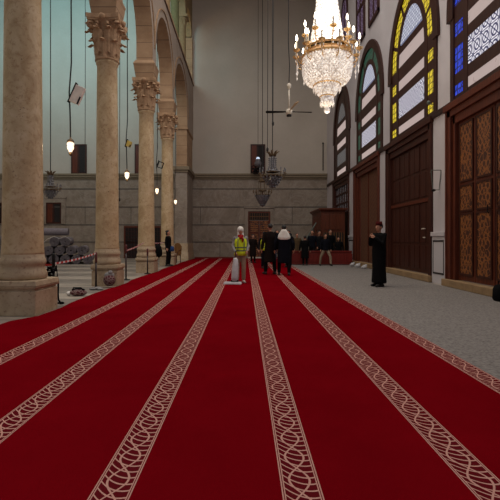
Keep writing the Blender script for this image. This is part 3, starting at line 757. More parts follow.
# ------------------------------------------------------------------ chandeliers
def big_chandelier(loc):
    c = thing('crystal_chandelier', 'large lit crystal chandelier with candle bulbs, hanging over the red carpet', 'chandelier', loc)
    # local z: 0 at bottom tip
    col = MB(); col.lathe([(.42, 1.45), (.40, 1.7), (.37, 2.0), (.34, 2.3), (.30, 2.9), (.28, 3.4), (.27, 4.0), (.3, 4.3), (.1, 4.5)], n=28)
    col.build('crystal_column', M['core'], c, smooth=True)
    cs_ = MB()
    for k in range(40):
        a = 2 * PI * k / 40
        for j in range(20):
            t = j / 20; r = .45 - .16 * min(1, t * 2.2); cs_.octa((r * math.cos(a), r * math.sin(a), 2.0 + t * 2.3), .022, .05)
    cs_.build('crystal_strings', M['lit'], c)
    bowl = MB(); prof = [(.40, .80), (.53, .84), (.62, .95), (.66, 1.12), (.67, 1.3), (.66, 1.5)]
    bowl.lathe([(r * .96, z) for r, z in prof], n=36)
    for i in range(14):
        t = i / 13; z = .80 + .70 * t
        r = 0
        for (r0, z0_), (r1, z1_) in zip(prof, prof[1:]):
            if z0_ <= z <= z1_ + 1e-6: r = r0 + (r1 - r0) * (z - z0_) / (z1_ - z0_)
        for k in range(44):
            a = 2 * PI * (k + .5 * (i % 2)) / 44; bowl.octa((r * math.cos(a), r * math.sin(a), z), .036, .042)
    bowl.build('crystal_bowl', M['lit'], c)
    b2 = MB(); b2.lathe([(.17, .45), (.24, .50), (.30, .60), (.32, .80)], n=28)
    for i in range(6):
        z = .47 + i * .058; r = .19 + .14 * (i / 5) ** .6
        for k in range(26):
            a = 2 * PI * (k + .5 * (i % 2)) / 26; b2.octa((r * math.cos(a), r * math.sin(a), z), .032, .038)
    b2.build('lower_crystal_bowl', M['lit'], c)
    b3 = MB(); b3.ball((0, 0, .07), .085, 14, 10); b3.lathe([(.03, .13), (.10, .19), (.17, .28), (.19, .48)], n=20)
    for k in range(14):
        a = 2 * PI * k / 14; b3.octa((.19 * math.cos(a), .19 * math.sin(a), .26), .022, .09); b3.octa((.37 * math.cos(a + .2), .37 * math.sin(a + .2), .66), .025, .11)
    b3.build('crystal_drop', M['lit'], c)
    # gilt rings
    for r, z, h in ((.69, 1.50, .04), (.63, 1.74, .035), (.37, .76, .035), (.19, .44, .025)):
        g = MB(); g.lathe([(r, z), (r + .02, z + h * .3), (r + .02, z + h), (r, z + h * 1.2), (r - .03, z + h), (r - .03, z)], n=40); g.build('gilt_ring', M['brass'], c)
    g = MB()
    for k in range(20):
        a = 2 * PI * k / 20; g.tube([(.69 * math.cos(a), .69 * math.sin(a), 1.52), (.63 * math.cos(a), .63 * math.sin(a), 1.76)], .012, 5)
    g.lathe([(.655, 1.62), (.675, 1.64), (.655, 1.66), (.64, 1.64)], n=40); g.build('railing', M['brass'], c)
    n0 = [0]
    def arm(a, r, z):
        ca_, sa = math.cos(a), math.sin(a)
        P = [(.62, z - .25), (.7 * r / .88, z - .36), (r * .93, z - .30), (r, z - .14), (r, z)]
        m = MB(); m.tube([(q * ca_, q * sa, w) for q, w in P], .016, 6)
        for j in range(9):
            t = j / 8 * 2 * PI; m.octa(((r * .82 + .07 * math.cos(t)) * ca_, (r * .82 + .07 * math.cos(t)) * sa, z - .2 + .07 * math.sin(t)), .02)
        m.lathe([(.02, -.03), (.08, 0), (.10, .035), (.05, .04)], (r * ca_, r * sa, z), 10)
        ar = m.build('candle_arm', M['brass'], c)
        m = MB(); m.lathe([(.022, .03), (.02, .27)], (r * ca_, r * sa, z), 8); m.build('candle', M['white_metal'], ar)
        m = MB(); m.lathe([(.012, .27), (.034, .32), (.03, .37), (.005, .45)], (r * ca_, r * sa, z), 8); m.build('bulb', M['flame'], ar, smooth=True)
        m = MB()
        for j in range(3):
            t = a + (j - 1) * .05; m.octa((r * math.cos(t), r * math.sin(t), z - .12), .014, .05)
        m.tube([(r * ca_ * .97, r * sa * .97, z - .66), (r * ca_ * .99, r * sa * .99, z - .06)], .006, 4); m.octa((r * ca_ * .97, r * sa * .97, z - .45), .03, .09); m.octa((r * ca_ * .97, r * sa * .97, z - .6), .02, .06)
        m.build('crystal_pendant', M['lit'], ar)
    for k in range(12): arm(2 * PI * (k + .35) / 12, .88, 1.66)
    for k in range(8): arm(2 * PI * (k + .1) / 8, .62, 2.12)
    m = MB(); m.tube([(0, 0, 4.4), (0, 0, ZC - loc[2] - .02)], .03, 8); m.build('suspension_rod', M['iron'], c)
    return c
q = at(327, 113, 12.0)
big_chandelier((q.x, 12.0, q.z))
def small_chandelier(loc, s, label, bulbs=True):
    c = thing('small_chandelier', label, 'chandelier', loc, 0, 'small unlit chandeliers')
    L = lambda pr: [(r * s, z * s) for r, z in pr]
    m = MB(); m.lathe(L([(.03, 0), (.1, .05), (.2, .18), (.28, .36), (.3, .52), (.28, .56)]), n=14)
    for i in range(5):
        z = .06 + i * .11; r = .14 + .31 * (i / 4) ** .7
        for k in range(14):
            a = 2 * PI * (k + .5 * (i % 2)) / 14; m.octa((r * s * math.cos(a), r * s * math.sin(a), z * s), .035 * s, .065 * s)
    m.build('crystal_basket', M['crystal_dim'], c)
    m = MB()
    for rr, z in ((.43, .54), (.30, .74)):
        m.lathe(L([(rr - .03, z), (rr, z), (rr + .01, z + .04), (rr - .03, z + .04)]), n=24)
    for k in range(13):
        a = 2 * PI * k / 13; m.tube([(.42 * s * math.cos(a), .42 * s * math.sin(a), .56 * s), (.56 * s * math.cos(a), .56 * s * math.sin(a), .5 * s), (.62 * s * math.cos(a), .62 * s * math.sin(a), .66 * s)], .014 * s, 5)
        m.lathe(L([(.02, 0), (.06, .02), (.05, .05)]), (.62 * s * math.cos(a), .62 * s * math.sin(a), .66 * s), 8)
    m.build('arm_ring', M['bronze'], c)
    m = MB()
    for k in range(13):
        a = 2 * PI * k / 13; m.lathe(L([(.018, .05), (.018, .17), (.03, .2), (.02, .25), (.004, .28)]), (.62 * s * math.cos(a), .62 * s * math.sin(a), .66 * s), 6)
    m.build('candles', M['crystal_dim'], c)['kind'] = 'stuff'
    m = MB(); m.lathe(L([(.2, .74), (.08, .9), (.06, 1.2), (.1, 1.5)]), n=10)
    for k in range(12):
        a = 2 * PI * k / 12
        for j in range(7): m.octa(((.17 + .1 * max(0, 1 - j / 2)) * s * math.cos(a), (.17 + .1 * max(0, 1 - j / 2)) * s * math.sin(a), (.8 + j * .1) * s), .03 * s, .05 * s)
    m.build('crystal_neck', M['crystal_dim'], c)
    m = MB(); m.lathe(L([(.16, 1.5), (.18, 1.53), (.06, 1.56), (.03, 1.8)]), n=12)
    for k in range(7):
        a = 2 * PI * k / 7; m.tube([(.1 * s * math.cos(a), .1 * s * math.sin(a), 1.52 * s), (.2 * s * math.cos(a), .2 * s * math.sin(a), 1.68 * s), (.34 * s * math.cos(a), .34 * s * math.sin(a), 1.74 * s)], [.05 * s, .045 * s, .008 * s], 5)
    m.build('leaf_crown', M['bronze'], c)
    m = MB(); m.tube([(0, 0, 1.75 * s), (0, 0, ZC - loc[2] - .02)], .022, 6); m.build('cable', M['cable'], c)
    return c
q = at(272.5, 188, 20.0); small_chandelier((q.x, 20, q.z), .98, 'dark unlit crystal chandelier on a cable next to the high window of the end wall')
q = at(262.5, 207, 26.0)
# the lower one is a smaller glass lamp with an open frame
c = thing('small_chandelier', 'smallest dark chandelier, a pointed basket hanging low in front of the carved end door', 'chandelier', (q.x, 26, q.z), 0, 'small unlit chandeliers')
m = MB(); m.lathe([(.02, 0), (.12, .1), (.3, .35), (.42, .62), (.44, .7), (.38, .74)], n=18)
for i in range(5):
    for k in range(14):
        a = 2 * PI * (k + .5 * (i % 2)) / 14; r = .15 + .3 * i / 4; m.octa((r * math.cos(a), r * math.sin(a), .12 + i * .14), .04, .06)
m.build('crystal_basket', M['crystal_dim'], c)
m = MB()
for k in range(8):
    a = 2 * PI * k / 8; m.tube([(.42 * math.cos(a), .42 * math.sin(a), .7), (.54 * math.cos(a), .54 * math.sin(a), .85)], .02, 5); m.lathe([(.02, 0), (.05, .04), (.03, .18)], (.54 * math.cos(a), .54 * math.sin(a), .85), 6)
m.lathe([(.40, .68), (.45, .70), (.45, .74), (.40, .74)], n=24); m.build('arm_ring', M['bronze'], c)
m = MB()
for k in range(6):
    a = 2 * PI * k / 6; m.tube([(.22 * math.cos(a), .22 * math.sin(a), .72), (.22 * math.cos(a), .22 * math.sin(a), 1.5)], .018, 5)
m.lathe([(.2, .95), (.25, .97), (.25, 1.0), (.2, 1.0)], n=16); m.lathe([(.2, 1.5), (.27, 1.52), (.2, 1.6), (.03, 1.75)], n=16)
m.build('open_frame', M['bronze'], c)
MB().tube([(0, 0, 1.7), (0, 0, ZC - q.z - .02)], .022, 6).build('cable', M['cable'], c)
q = at(50.5, 199, 21.5); small_chandelier((q.x, 21.5, q.z), .80, 'dark unlit crystal chandelier hanging in the side aisle above the rolled carpets')

# lamp in the high window + round dark fan
q = at(258, 166, YB - 1.2)
c = thing('window_lamp', 'small glass lamp with a bluish light in front of the high dark window', 'lamp', (q.x, q.y, q.z))
MB().lathe([(.02, -.1), (.2, 0), (.26, .2), (.16, .38), (.2, .46)], n=16).build('glass_bowl', M['crystal_dim'], c, smooth=True)
MB().ball((0, 0, .5), .13).build('bulb', M['blue_lamp'], c, smooth=True)
MB().tube([(0, 0, .6), (.02, 0, ZC - q.z - .02)], .015, 5).build('cable', M['cable'], c)
q = at(255.5, 169.5, YB - .6)
m = MB(); m.tube([(q.x + .32 * math.cos(t * PI / 12), q.y, q.z + .32 * math.sin(t * PI / 12)) for t in range(25)], .035, 6)
c = thing('wall_fan', 'dark round wire cage fan in front of the high window', 'fan', (q.x, q.y, q.z))
m.build('guard_ring', M['iron'], c, world=True)
m = MB()
for k in range(5):
    a = k * 2 * PI / 5; m.add([(q.x, q.y - .01, q.z), (q.x + .27 * math.cos(a), q.y + .02, q.z + .27 * math.sin(a)), (q.x + .27 * math.cos(a + .7), q.y - .03, q.z + .27 * math.sin(a + .7)),
        (q.x, q.y + .01, q.z), (q.x + .27 * math.cos(a), q.y + .035, q.z + .27 * math.sin(a)), (q.x + .27 * math.cos(a + .7), q.y - .015, q.z + .27 * math.sin(a + .7))], [(0, 1, 2), (3, 5, 4), (0, 3, 4, 1), (1, 4, 5, 2), (2, 5, 3, 0)])
m.build('fan_blades', M['charcoal'], c, world=True)
MB().box(q.x - .1, q.x + .1, q.y, YB - .02, q.z - .1, q.z + .1).build('motor', M['iron'], c, world=True)

# ceiling fan
q = at(289, 112, 15.0)
c = thing('ceiling_fan', 'pale ceiling fan with three blades hanging on a long rod beside the lit chandelier', 'fan', (q.x, 15, q.z))
m = MB(); m.lathe([(.05, -.1), (.10, -.09), (.11, -.02), (.11, .06), (.05, .1)], n=20); m.build('motor', M['white_metal'], c, smooth=True)
m = MB(); m.lathe([(.03, -.16), (.085, -.15), (.09, -.10)], n=16); m.build('motor_cap', M['iron'], c)
for k, a in enumerate((math.radians(178), math.radians(4), math.radians(-76))):
    b = MB(); b.box(.08, .2, -.03, .03, .0, .02); b.prism([(.18, -.05), (.78, -.09), (.82, 0), (.78, .09), (.18, .05)], 'z', .0, .012)
    if k == 2:
        b.xf(Matrix.Rotation(a, 4, 'Z') @ Matrix.Rotation(-.12, 4, 'Y') @ Matrix.Rotation(.5, 4, 'X'))
    else: b.xf(Matrix.Rotation(a, 4, 'Z') @ Matrix.Rotation(.15, 4, 'X'))
    b.build('fan_blade', M['tan_metal'] if k == 2 else M['charcoal'], c)
m = MB(); m.tube([(0, 0, .08), (0, 0, .85)], .028, 10); m.lathe([(.04, .82), (.075, .86), (.075, .96), (.03, 1.0)], n=14); m.build('down_rod', M['white_metal'], c, smooth=True)
m = MB(); m.tube([(0, 0, 1.0), (.02, 0, 1.6), (-.02, 0, 2.4), (0, 0, ZC - q.z - .02)], .018, 6); m.build('cable', M['cable'], c)

# loose ropes
def rope(px, Y, py_end, lab, weight=True, top=None):
    q = at(px, py_end, Y); m = MB(); zt = top or ZC - .02
    m.tube([(q.x, Y, zt), (q.x + .02, Y, (zt + q.z) / 2), (q.x, Y, q.z)], .016, 6)
    if weight: m.lathe([(.015, .12), (.05, .06), (.05, -.02), (.015, -.08)], (q.x, Y, q.z), 8)
    tag(m.build('hanging_rope', M['cable']), lab, 'rope', 'ropes hanging from the ceiling')
rope(267.5, 19.0, 150, 'thin dark rope hanging just beside the cable of the dark central chandelier, its thinner neighbour')
rope(273, 18.0, 124, 'dark rope with a small weight ending above the leafy crown of the dark central chandelier')
rope(85, 24.0, 172, 'thin dark cable hanging past the high window seen between the two widest columns')
rope(119.5, 23.0, 200, 'faint dark cable hanging just past the shaft of the column with the red patterned bundle')

# lit lanterns in the arches
lan = None
lanlab = ['lit glass lantern hanging beside the tilted grey box lamp', 'lit glass lantern hanging below the small yellow box lamp',
          'lit glass lantern hanging below the small open wire frame', 'lit glass lantern in front of the square pier, smallest of the lit lanterns']
LP = [(70.5, 147, 10.2), (127, 175.5, 15.2), (157, 191, 20.2), (175.5, 202, 25.4)]
for i, (px, py, Y) in enumerate(LP):
    q = at(px, py, Y)
    c = thing('glass_lantern', lanlab[i], 'lantern', (q.x, Y, q.z), 0, 'lit lanterns under the arches')
    MB().lathe([(.012, -.14), (.035, -.12), (.045, -.08), (.07, -.05), (.078, .0), (.065, .03), (.082, .05), (.078, .09), (.05, .115)], n=16).build('glass_shade', M['lantern'], c, smooth=True)
    MB().lathe([(.065, .115), (.085, .12), (.07, .16), (.02, .2), (.015, .24)], n=14).build('metal_cap', M['bronze'], c, smooth=True)
    MB().lathe([(.005, -.22), (.03, -.19), (.045, -.15), (.03, -.12)], n=12).build('finial', M['bronze'], c, smooth=True)
    zt = 11.49 - q.z
    dx = random.uniform(-.02, .02)
    MB().tube([(0, 0, .22), (dx, 0, .7), (-.03, 0, 1.3), (.02, 0, 2.0), (0, 0, zt)], .017, 6).build('cable', M['cable'], c)
# box lamps hung tilted on the lantern cables
def box_lamp(name, px, py, Y, w, h, tilt, mat, lab, hollow=False):
    q = at(px, py, Y)
    c = thing(name, lab, 'box lamp', (q.x, Y, q.z))
    R = Matrix.Rotation(tilt, 4, 'Y')
    m = MB()
    if not hollow: m.box(-w / 2, w / 2, -.05, .05, -h / 2, h / 2)
    else:
        for (a, b, cc, d_) in ((-w / 2, w / 2, h / 2 - .03, h / 2), (-w / 2, w / 2, -h / 2, -h / 2 + .03), (-w / 2, -w / 2 + .03, -h / 2, h / 2), (w / 2 - .03, w / 2, -h / 2, h / 2)): m.box(a, b, -.04, .04, cc, d_)
    m.xf(R); m.build('housing', mat, c, bevel=0 if hollow else .008)
    m = MB(); m.box(-w / 2 - .02, -w / 2, -.06, .06, -h / 2 - .04, h / 2 + .04); m.box(w / 2 - .03, w / 2 + .01, -.06, -.05, -h / 2, -h / 2 + h * .45); m.xf(R); m.build('side_bar', M['iron'], c)
    m = MB(); m.tube([R @ Vector((-w / 2, 0, h / 2)), R @ Vector((-w / 2 - .04, 0, 0)), R @ Vector((-w / 2, 0, -h / 2))], .01, 5); m.build('clip_wire', M['iron'], c)
box_lamp('box_lamp', 77.5, 95, 10.2, .23, .42, math.radians(24), simple('grey_housing', rgb(240, 228, 216), .5), 'tilted grey rectangular box lamp clipped to a cable between the two widest columns')
box_lamp('box_lamp', 129, 144, 15.2, .17, .2, math.radians(20), simple('yellow_housing', rgb(205, 178, 88), .5), 'small yellow square box lamp clipped to the cable above a lantern')
box_lamp('wire_frame_lamp', 160.5, 165, 20.2, .26, .3, math.radians(18), M['iron'], 'open black wire frame hanging between the two slimmer columns', True)

# ------------------------------------------------------------------ posts and tape
def post(px, Y, ztop, lab, mat, X=None):
    X = (px - VX) * Y / F if X is None else X
    c = thing('barrier_post', lab, 'post', (X, Y, 0.0), 0, 'barrier posts beside the carpet')
    MB().lathe([(.13, .0), (.13, .02), (.04, .04), (.03, .06)], n=20).build('foot', M['iron'], c, smooth=False)
    MB().lathe([(.026, .05), (.026, ztop - .28)], n=14).build('pole', mat, c, smooth=True)
    MB().lathe([(.03, ztop - .28), (.034, ztop - .27), (.034, ztop - .03), (.02, ztop)], n=14).build('head', M['post_red'] if mat is not M['iron'] else M['iron'], c, smooth=True)
    return X
xA = post(53.5, 9.05, 1.06, 'black barrier post hung with black straps beside the widest column', M['iron'])
xB = post(96, 11.9, 1.0, 'dark red barrier post holding the red and white tape in front of the patterned bundle', M['post_black'])
xC = post(126, 14.3, 1.18, 'dark red barrier post standing just past the column with the patterned bundle', M['post_black'])
xD = post(147.5, 16.9, 1.0, 'thin dark barrier post in front of the third column plinth', M['post_black'])
def strip(p0, p1, h=.042, sag=.03, name='barrier_tape', lab='', grp='barrier tapes between posts and columns'):
    p0, p1 = Vector(p0), Vector(p1); N = 10; top = []; vs = []; fs = []
    for i in range(N + 1):
        t = i / N; p = p0.lerp(p1, t); p.z -= sag * 4 * t * (1 - t)
        for dz in (-h / 2, h / 2):
            for e in (-.002, .002): vs.append((p.x + e, p.y, p.z + dz))
    for i in range(N):
        a = i * 4; b = a + 4; fs += [(a, b, b + 2, a + 2), (a + 1, a + 3, b + 3, b + 1), (a, a + 1, b + 1, b), (a + 2, b + 2, b + 3, a + 3)]
    fs += [(0, 2, 3, 1), (N * 4, N * 4 + 1, N * 4 + 3, N * 4 + 2)]
    tag(MB().add(vs, fs).build(name, M['tape']), lab, 'barrier tape', grp)
strip((xA, 9.05, .84), (xB, 11.9, .97), lab='red and white striped tape stretched between black post and dark red post')
strip((xA - .03, 9.05, .82), (-6.3, 8.4, .78), lab='red and white tape running behind the widest column')
strip((xC, 14.3, .98), (COLX - .02, 17.33, 1.22), h=.05, lab='barrier tape tied from a dark red post to the third column')
strip((COLX - .1, 18.05, 1.2), (COLX + .05, 22.15, 1.22), h=.05, lab='barrier tape tied between the third column and the slender column')
# black straps on post A
m = MB(); random.seed(3)
cx, cy, cz = -3.90, 8.72, .66
P = [(cx + random.uniform(-.12, .14), cy - random.uniform(.0, .1), cz + random.uniform(-.12, .17)) for i in range(16)]
m.tube(P, .026, 6)
m.tube([(cx + .1, cy - .05, .62), (cx + .14, cy - .06, .45), (cx + .13, cy - .05, .25), (cx + .12, cy, .12), (cx + .15, cy + .05, .045)], .018, 6)
m.ball((cx + .15, cy + .05, .055), .05, 8, 6, (1.4, 1, .6))
tag(m.build('strap_bundle', M['black'], None, smooth=True), 'tangle of black straps hanging on the post by the widest column', 'straps')

# bundle at plinth 2, cloths on the floor
q = at(109, 285, 12.15)
c = thing('cloth_bundle', 'round bundle of red patterned cloth with a grey top leaning on the second plinth', 'bundle', (q.x + .02, 12.12, .035))
m = MB(); m.ball((0, 0, .17), .17, 16, 10, (1, .85, 1)); m.build('patterned_wrap', M['redpat'], c, smooth=True)
m = MB(); m.ball((-.01, .03, .30), .14, 14, 8, (1.05, .8, .75)); m.ball((.03, 0, .38), .07); m.build('grey_top', M['grey_cloth'], c, smooth=True)
q = at(80, 297, 10.4)
c = thing('sports_bag', 'black, red and white bag lying at the carpet edge before the dark red post', 'bag', (q.x, 10.3, .0))
m = MB(); m.ball((0, 0, .075), .1, 14, 8, (2.1, 1.3, .8)); m.build('body', M['redpat'], c, smooth=True)
m = MB(); m.ball((-.02, .05, .14), .07, 12, 6, (2.4, 1.1, .55)); m.tube([(-.15, 0, .1), (-.1, -.05, .2), (.08, -.05, .2), (.15, 0, .1)], .016, 6); m.build('dark_flap', M['black'], c, smooth=True)
m = MB(); m.ball((-.22, -.02, .06), .06, 10, 6, (1, 1.2, .9)); m.build('pale_pocket', M['white_cloth'], c, smooth=True)
q = at(95, 290, 11.5)
m = MB(); 
for (dx, dy, r) in ((-.06, 0, .07), (.05, .05, .09), (.15, -.02, .06)): m.ball((q.x + dx, 11.5 + dy, r * .45), r, 12, 6, (1.5, 1, .45))
tag(m.build('grey_cloth', M['grey_cloth'], None, smooth=True), 'crumpled dark grey cloth on the floor around the foot of the dark red post', 'cloth')

# ------------------------------------------------------------------ rolled carpets
def spiral_mesh(R=.27, L=2.6):
    m = MB(); th = .022; turns = 5.2; N = int(turns * 22); P = []
    for i in range(N + 1):
        t = i / N; r = .045 + (R - .045) * t; a = turns * 2 * PI * t; P.append((a, r))
    vs = []; fs = []
    for y in (0, L):
        for (a, r) in P:
            vs.append((r * math.cos(a), y, r * math.sin(a))); vs.append(((r - th) * math.cos(a), y, (r - th) * math.sin(a)))
    K_ = 2 * (N + 1)
    for i in range(N):
        a = 2 * i; fs += [(a, a + 1, a + 3, a + 2), (K_ + a, K_ + a + 2, K_ + a + 3, K_ + a + 1), (a, a + 2, K_ + a + 2, K_ + a), (a + 1, K_ + a + 1, K_ + a + 3, a + 3)]
    m.add(vs, fs); return m
proto = None
def roll(loc, rz, rx=0, s=1.0, lab='', ln=1.0):
    global proto
    if proto is None:
        proto = spiral_mesh().build('rolled_carpet', M['roll'], None, smooth=False); o = proto
    else: o = proto.copy(); COL.objects.link(o)
    o.location = loc; o.rotation_euler = (rx, random.uniform(-3, 3), rz); o.scale = (s, ln, s)
    o.rotation_mode = 'ZXY' if False else 'XYZ'
    o.rotation_euler = (rx, 0, rz)
    tag(o, lab, 'rolled carpet', 'rolled carpets stacked in the side aisle'); return o
random.seed(11)
base_y = 23.4; r = .27
ordn = ['first', 'second', 'third', 'fourth', 'fifth']
# rows run across the view; every roll points away from the nave at a slight angle of its own
def row(x0, n, y0, z, rz, labs_, sc_=1.0, step=.60):
    for i in range(n): roll((x0 + step * i, y0 + .05 * i, z), rz, 0, sc_, labs_[i])
row(-11.05, 5, base_y, r, .30, ['grey rolled carpet in the bottom layer of the pile, %s from the widest column' % o for o in ordn])
row(-10.75, 4, base_y + .05, r + .485, .30, ['grey rolled carpet in the middle layer of the pile, %s from the widest column' % o for o in ordn])
row(-10.45, 2, base_y + .1, r + .97, .30, ['grey rolled carpet in the top layer, tied with a pale string', 'grey rolled carpet in the top layer, without string, end facing forward'])
roll((-11.6, base_y + .75, 1.78), -PI / 2 + .15, 0, .8, 'long grey rolled carpet lying crosswise on top of the pile', .62)
roll((-11.7, base_y + 1.35, 1.78), -PI / 2 + .1, 0, .8, 'shorter grey rolled carpet lying crosswise behind, topmost of the pile', .42)
row(-14.4, 3, base_y, r, .38, ['grey rolled carpet on the floor beyond the widest column, %s from the side wall' % o for o in ordn])
row(-14.1, 2, base_y + .05, r + .485, .38, ['grey rolled carpet in the second layer beyond the widest column, %s from the side wall' % o for o in ordn])
for i in range(2): roll((-15.3, base_y + .5 + i * .6, 1.30), -PI / 2, 0, 1, ['pale lilac-grey rolled carpet crosswise beyond the widest column, front one', 'pale lilac-grey rolled carpet crosswise beyond the widest column, rear one'][i], .7)
m = MB(); m.tube([(-11.1, base_y - .0, 1.05), (-10.75, base_y + .0, 1.38), (-10.45, base_y + .15, 1.525), (-10.15, base_y + .05, 1.40), (-9.85, base_y + .2, 1.525), (-9.5, base_y + .1, 1.3)], .009, 5)
tag(m.build('string', M['string'], None), 'pale string lying over the top carpets of the pile', 'string')

# ------------------------------------------------------------------ booth, low barrier
b = thing('wooden_booth', 'tall brown wooden booth with cornice standing behind the low red barrier', 'booth', (5.0, 25.5, 0))
x0, x1, y0, y1, zt = 4.30, 5.62, 24.2, 27.5, 3.03
m = MB(); m.box(x0, x1, y0, y1, .013, zt - .1); m.build('cabin', M['wood_mid'], b, world=True)
m = MB()
for i in range(3):
    a = x0 + .1 + i * (x1 - x0 - .2) / 3; c_ = a + (x1 - x0 - .2) / 3 - .06
    m.box(a, c_, y0 - .03, y0, 1.9, 2.75)
for i in range(6):
    a = y0 + .1 + i * (y1 - y0 - .2) / 6; c_ = a + (y1 - y0 - .2) / 6 - .06
    m.box(x0 - .03, x0, a, c_, 1.9, 2.75); m.box(x0 - .03, x0, a, c_, .9, 1.8)
m.build('raised_panels', M['wood_mid'], b, world=True, bevel=.01)
m = MB(); m.box(x0 + .1, x1 - .1, y0 - .05, y0, .7, 1.75); m.build('dark_opening', M['dark'], b, world=True)
m = MB()
for i in range(9): m.box(x0 + .12 + i * .14, x0 + .16 + i * .14, y0 - .08, y0 - .05, .7, 1.75)
m.build('carved_screen', M['goldbrown'], b, world=True)
m = MB(); m.frustum((x0 + x1) / 2, (y0 + y1) / 2, zt - .1, zt, (x1 - x0) / 2 + .02, (x1 - x0) / 2 + .12, (y1 - y0) / 2 + .02, (y1 - y0) / 2 + .12); m.box(x0 - .14, x1 + .14, y0 - .14, y1 + .14, zt, zt + .08)
m.build('cornice', M['wood_mid'], b, world=True)
# staircase rail
s_ = thing('stair_rail', 'pale sloping handrail rising to the wooden booth', 'handrail', (3.9, 24.4, 0))
m = MB(); m.tube([(3.5, 24.45, 1.4), (4.05, 24.45, 2.3)], .04, 8); m.build('handrail', M['silver'], s_, world=True)
m = MB()
for t in (.05, .5, .95): m.tube([(3.5 + .55 * t, 24.45, .013), (3.5 + .55 * t, 24.45, 1.4 + .9 * t)], .03, 6)
m.build('balusters', M['wood_mid'], s_, world=True)
lb = thing('low_barrier', 'low dark red wooden barrier behind the group of people', 'barrier', (4.2, 22.7, 0))
bx0, bx1, by = 2.45, 5.62, 22.62
m = MB(); m.box(bx0, bx1, by, by + .1, .036, .7); m.box(bx0, bx1, by - .03, by + .13, .68, .76); m.box(bx0, bx1, by - .02, by, .036, .1); m.build('front', M['wood_red'], lb, world=True, bevel=.01)
m = MB()
for i in range(7):
    a = bx0 + .06 + i * .46; m.box(a, a + .38, by - .02, by, .16, .6)
m.build('raised_panels', M['wood_red'], lb, world=True, bevel=.008)

# chair by the pier
q = at(178, 262, 24.6)
c = thing('carved_chair', 'gilded brown wooden chair beside the square pier, near the woman in black', 'chair', (-4.03, 24.9, 0.0), -.5)
MB().box(-.25, .25, -.22, .22, .42, .5).build('seat', M['goldbrown'], c, bevel=.02)
m = MB(); m.prism([(-.24, .5), (.24, .5), (.27, .95), (.14, 1.12), (0, 1.16), (-.14, 1.12), (-.27, .95)], 'y', .19, .25); m.build('backrest', M['goldbrown'], c, bevel=.01)
for sx in (-1, 1):
    for sy in (-1, 1): MB().tube([(sx * .22, sy * .19, 0), (sx * .21, sy * .18, .43)], [.022, .03], 8).build('leg', M['wood_dark'], c)
    MB().tube([(sx * .25, .2, .74), (sx * .27, -.05, .72), (sx * .25, -.2, .5)], .022, 6).build('armrest', M['wood_dark'], c)
# dark backpack hung behind tape between columns
q = at(158.5, 252, 19.8)
c = thing('backpack', 'dark backpack hanging from the tape between the third and slender columns', 'backpack', (-4.0, 19.8, .55))
MB().loft([(0, 0, 0, .12, .08), (0, 0, .08, .19, .13), (0, 0, .3, .19, .13), (0, 0, .48, .14, .1), (0, 0, .54, .04, .03)]).build('body', M['black'], c, smooth=True)
MB().tube([(-.08, 0, .5), (-.04, .0, .68), (.04, 0, .68), (.08, 0, .5)], .015, 6).build('strap', M['charcoal'], c)
MB().tube([(-.05, 0, .02), (-.08, 0, -.2), (-.02, 0, -.34)], .03, 6).build('loose_strap', M['black'], c)
# white things by door 5 and a black bag at the gilt door
wl_ = ['crumpled white plastic bag on the threshold by the man in black', 'small pale plastic bag on the floor near the red barrier end', 'pale cloth shoe beside the doorway with the woven mat']
for i, (px, Y, r_) in enumerate(((358, 20.6, .12), (352.5, 21.5, .1), (364.5, 19.6, .11))):
    X = min((px - VX) * Y / F, 5.62); m = MB(); m.ball((X, Y, .1), r_, 12, 8, (1.1, 1, .9)); m.ball((X + .07, Y, .17), r_ * .5); m.ball((X - .08, Y + .03, .07), r_ * .6)
    tag(m.build(['plastic_bag', 'plastic_bag', 'cloth_shoe'][i], M['plastic'], None, smooth=True), wl_[i], ['bag', 'bag', 'shoe'][i])
c = thing('black_bag', 'black bag standing on the floor against the threshold of the gilt carved door', 'bag', (5.545, 9.35, .012))
MB().loft([(0, 0, 0, .10, .17), (0, 0, .05, .13, .2), (0, 0, .25, .12, .19), (0, 0, .34, .08, .14), (0, 0, .36, .03, .06)]).build('body', M['black'], c, smooth=True)
MB().tube([(0, -.08, .33), (0, -.05, .43), (0, .05, .43), (0, .08, .33)], .012, 6).build('handle', M['charcoal'], c)

# ------------------------------------------------------------------ people
def mods(o, vox):
    r = o.modifiers.new('r', 'REMESH'); r.mode = 'VOXEL'; r.voxel_size = vox; r.use_smooth_shade = True
    s = o.modifiers.new('s', 'SMOOTH'); s.factor = .5; s.iterations = 2
def hand(m, wrist, elbow, side, curl=.5):
    wrist = Vector(wrist); d = (wrist - Vector(elbow)).normalized()
    fwd = Vector((0, -1, 0)); palmn = (fwd - d * fwd.dot(d))
    if palmn.length < .2: palmn = Vector((0, 0, 1)) - d * d.z
    palmn.normalize(); lat = d.cross(palmn).normalized()       # finger spread axis along palmn, curling about it
    tw = Vector((-side, 0, 0)); tw = (tw - d * tw.dot(d)); tw = tw.normalized() if tw.length > .1 else lat    # palm faces body
    spread = d.cross(tw).normalized()
    if spread.y > 0: spread = -spread                              # thumb side towards the front
    m.tube([wrist, wrist + d * .04, wrist + d * .085], [.026, .034, .034], 8, rounded=True)
    for i, L in enumerate((.072, .08, .074, .058)):
        b = wrist + d * .085 + spread * (.030 - .020 * i)
        p1 = b + d * L * .5 + tw * L * .12 * curl; p2 = p1 + d * L * .28 + tw * L * .4 * curl; p3 = p2 + d * L * .08 + tw * L * .36 * curl
        m.tube([b, p1, p2, p3], [.0105, .010, .009, .008], 6, rounded=True)
    b = wrist + d * .03 + spread * .028
    m.tube([b, b + d * .03 + spread * .025, b + d * .06 + spread * .03 + tw * .012], [.013, .011, .009], 6, rounded=True)
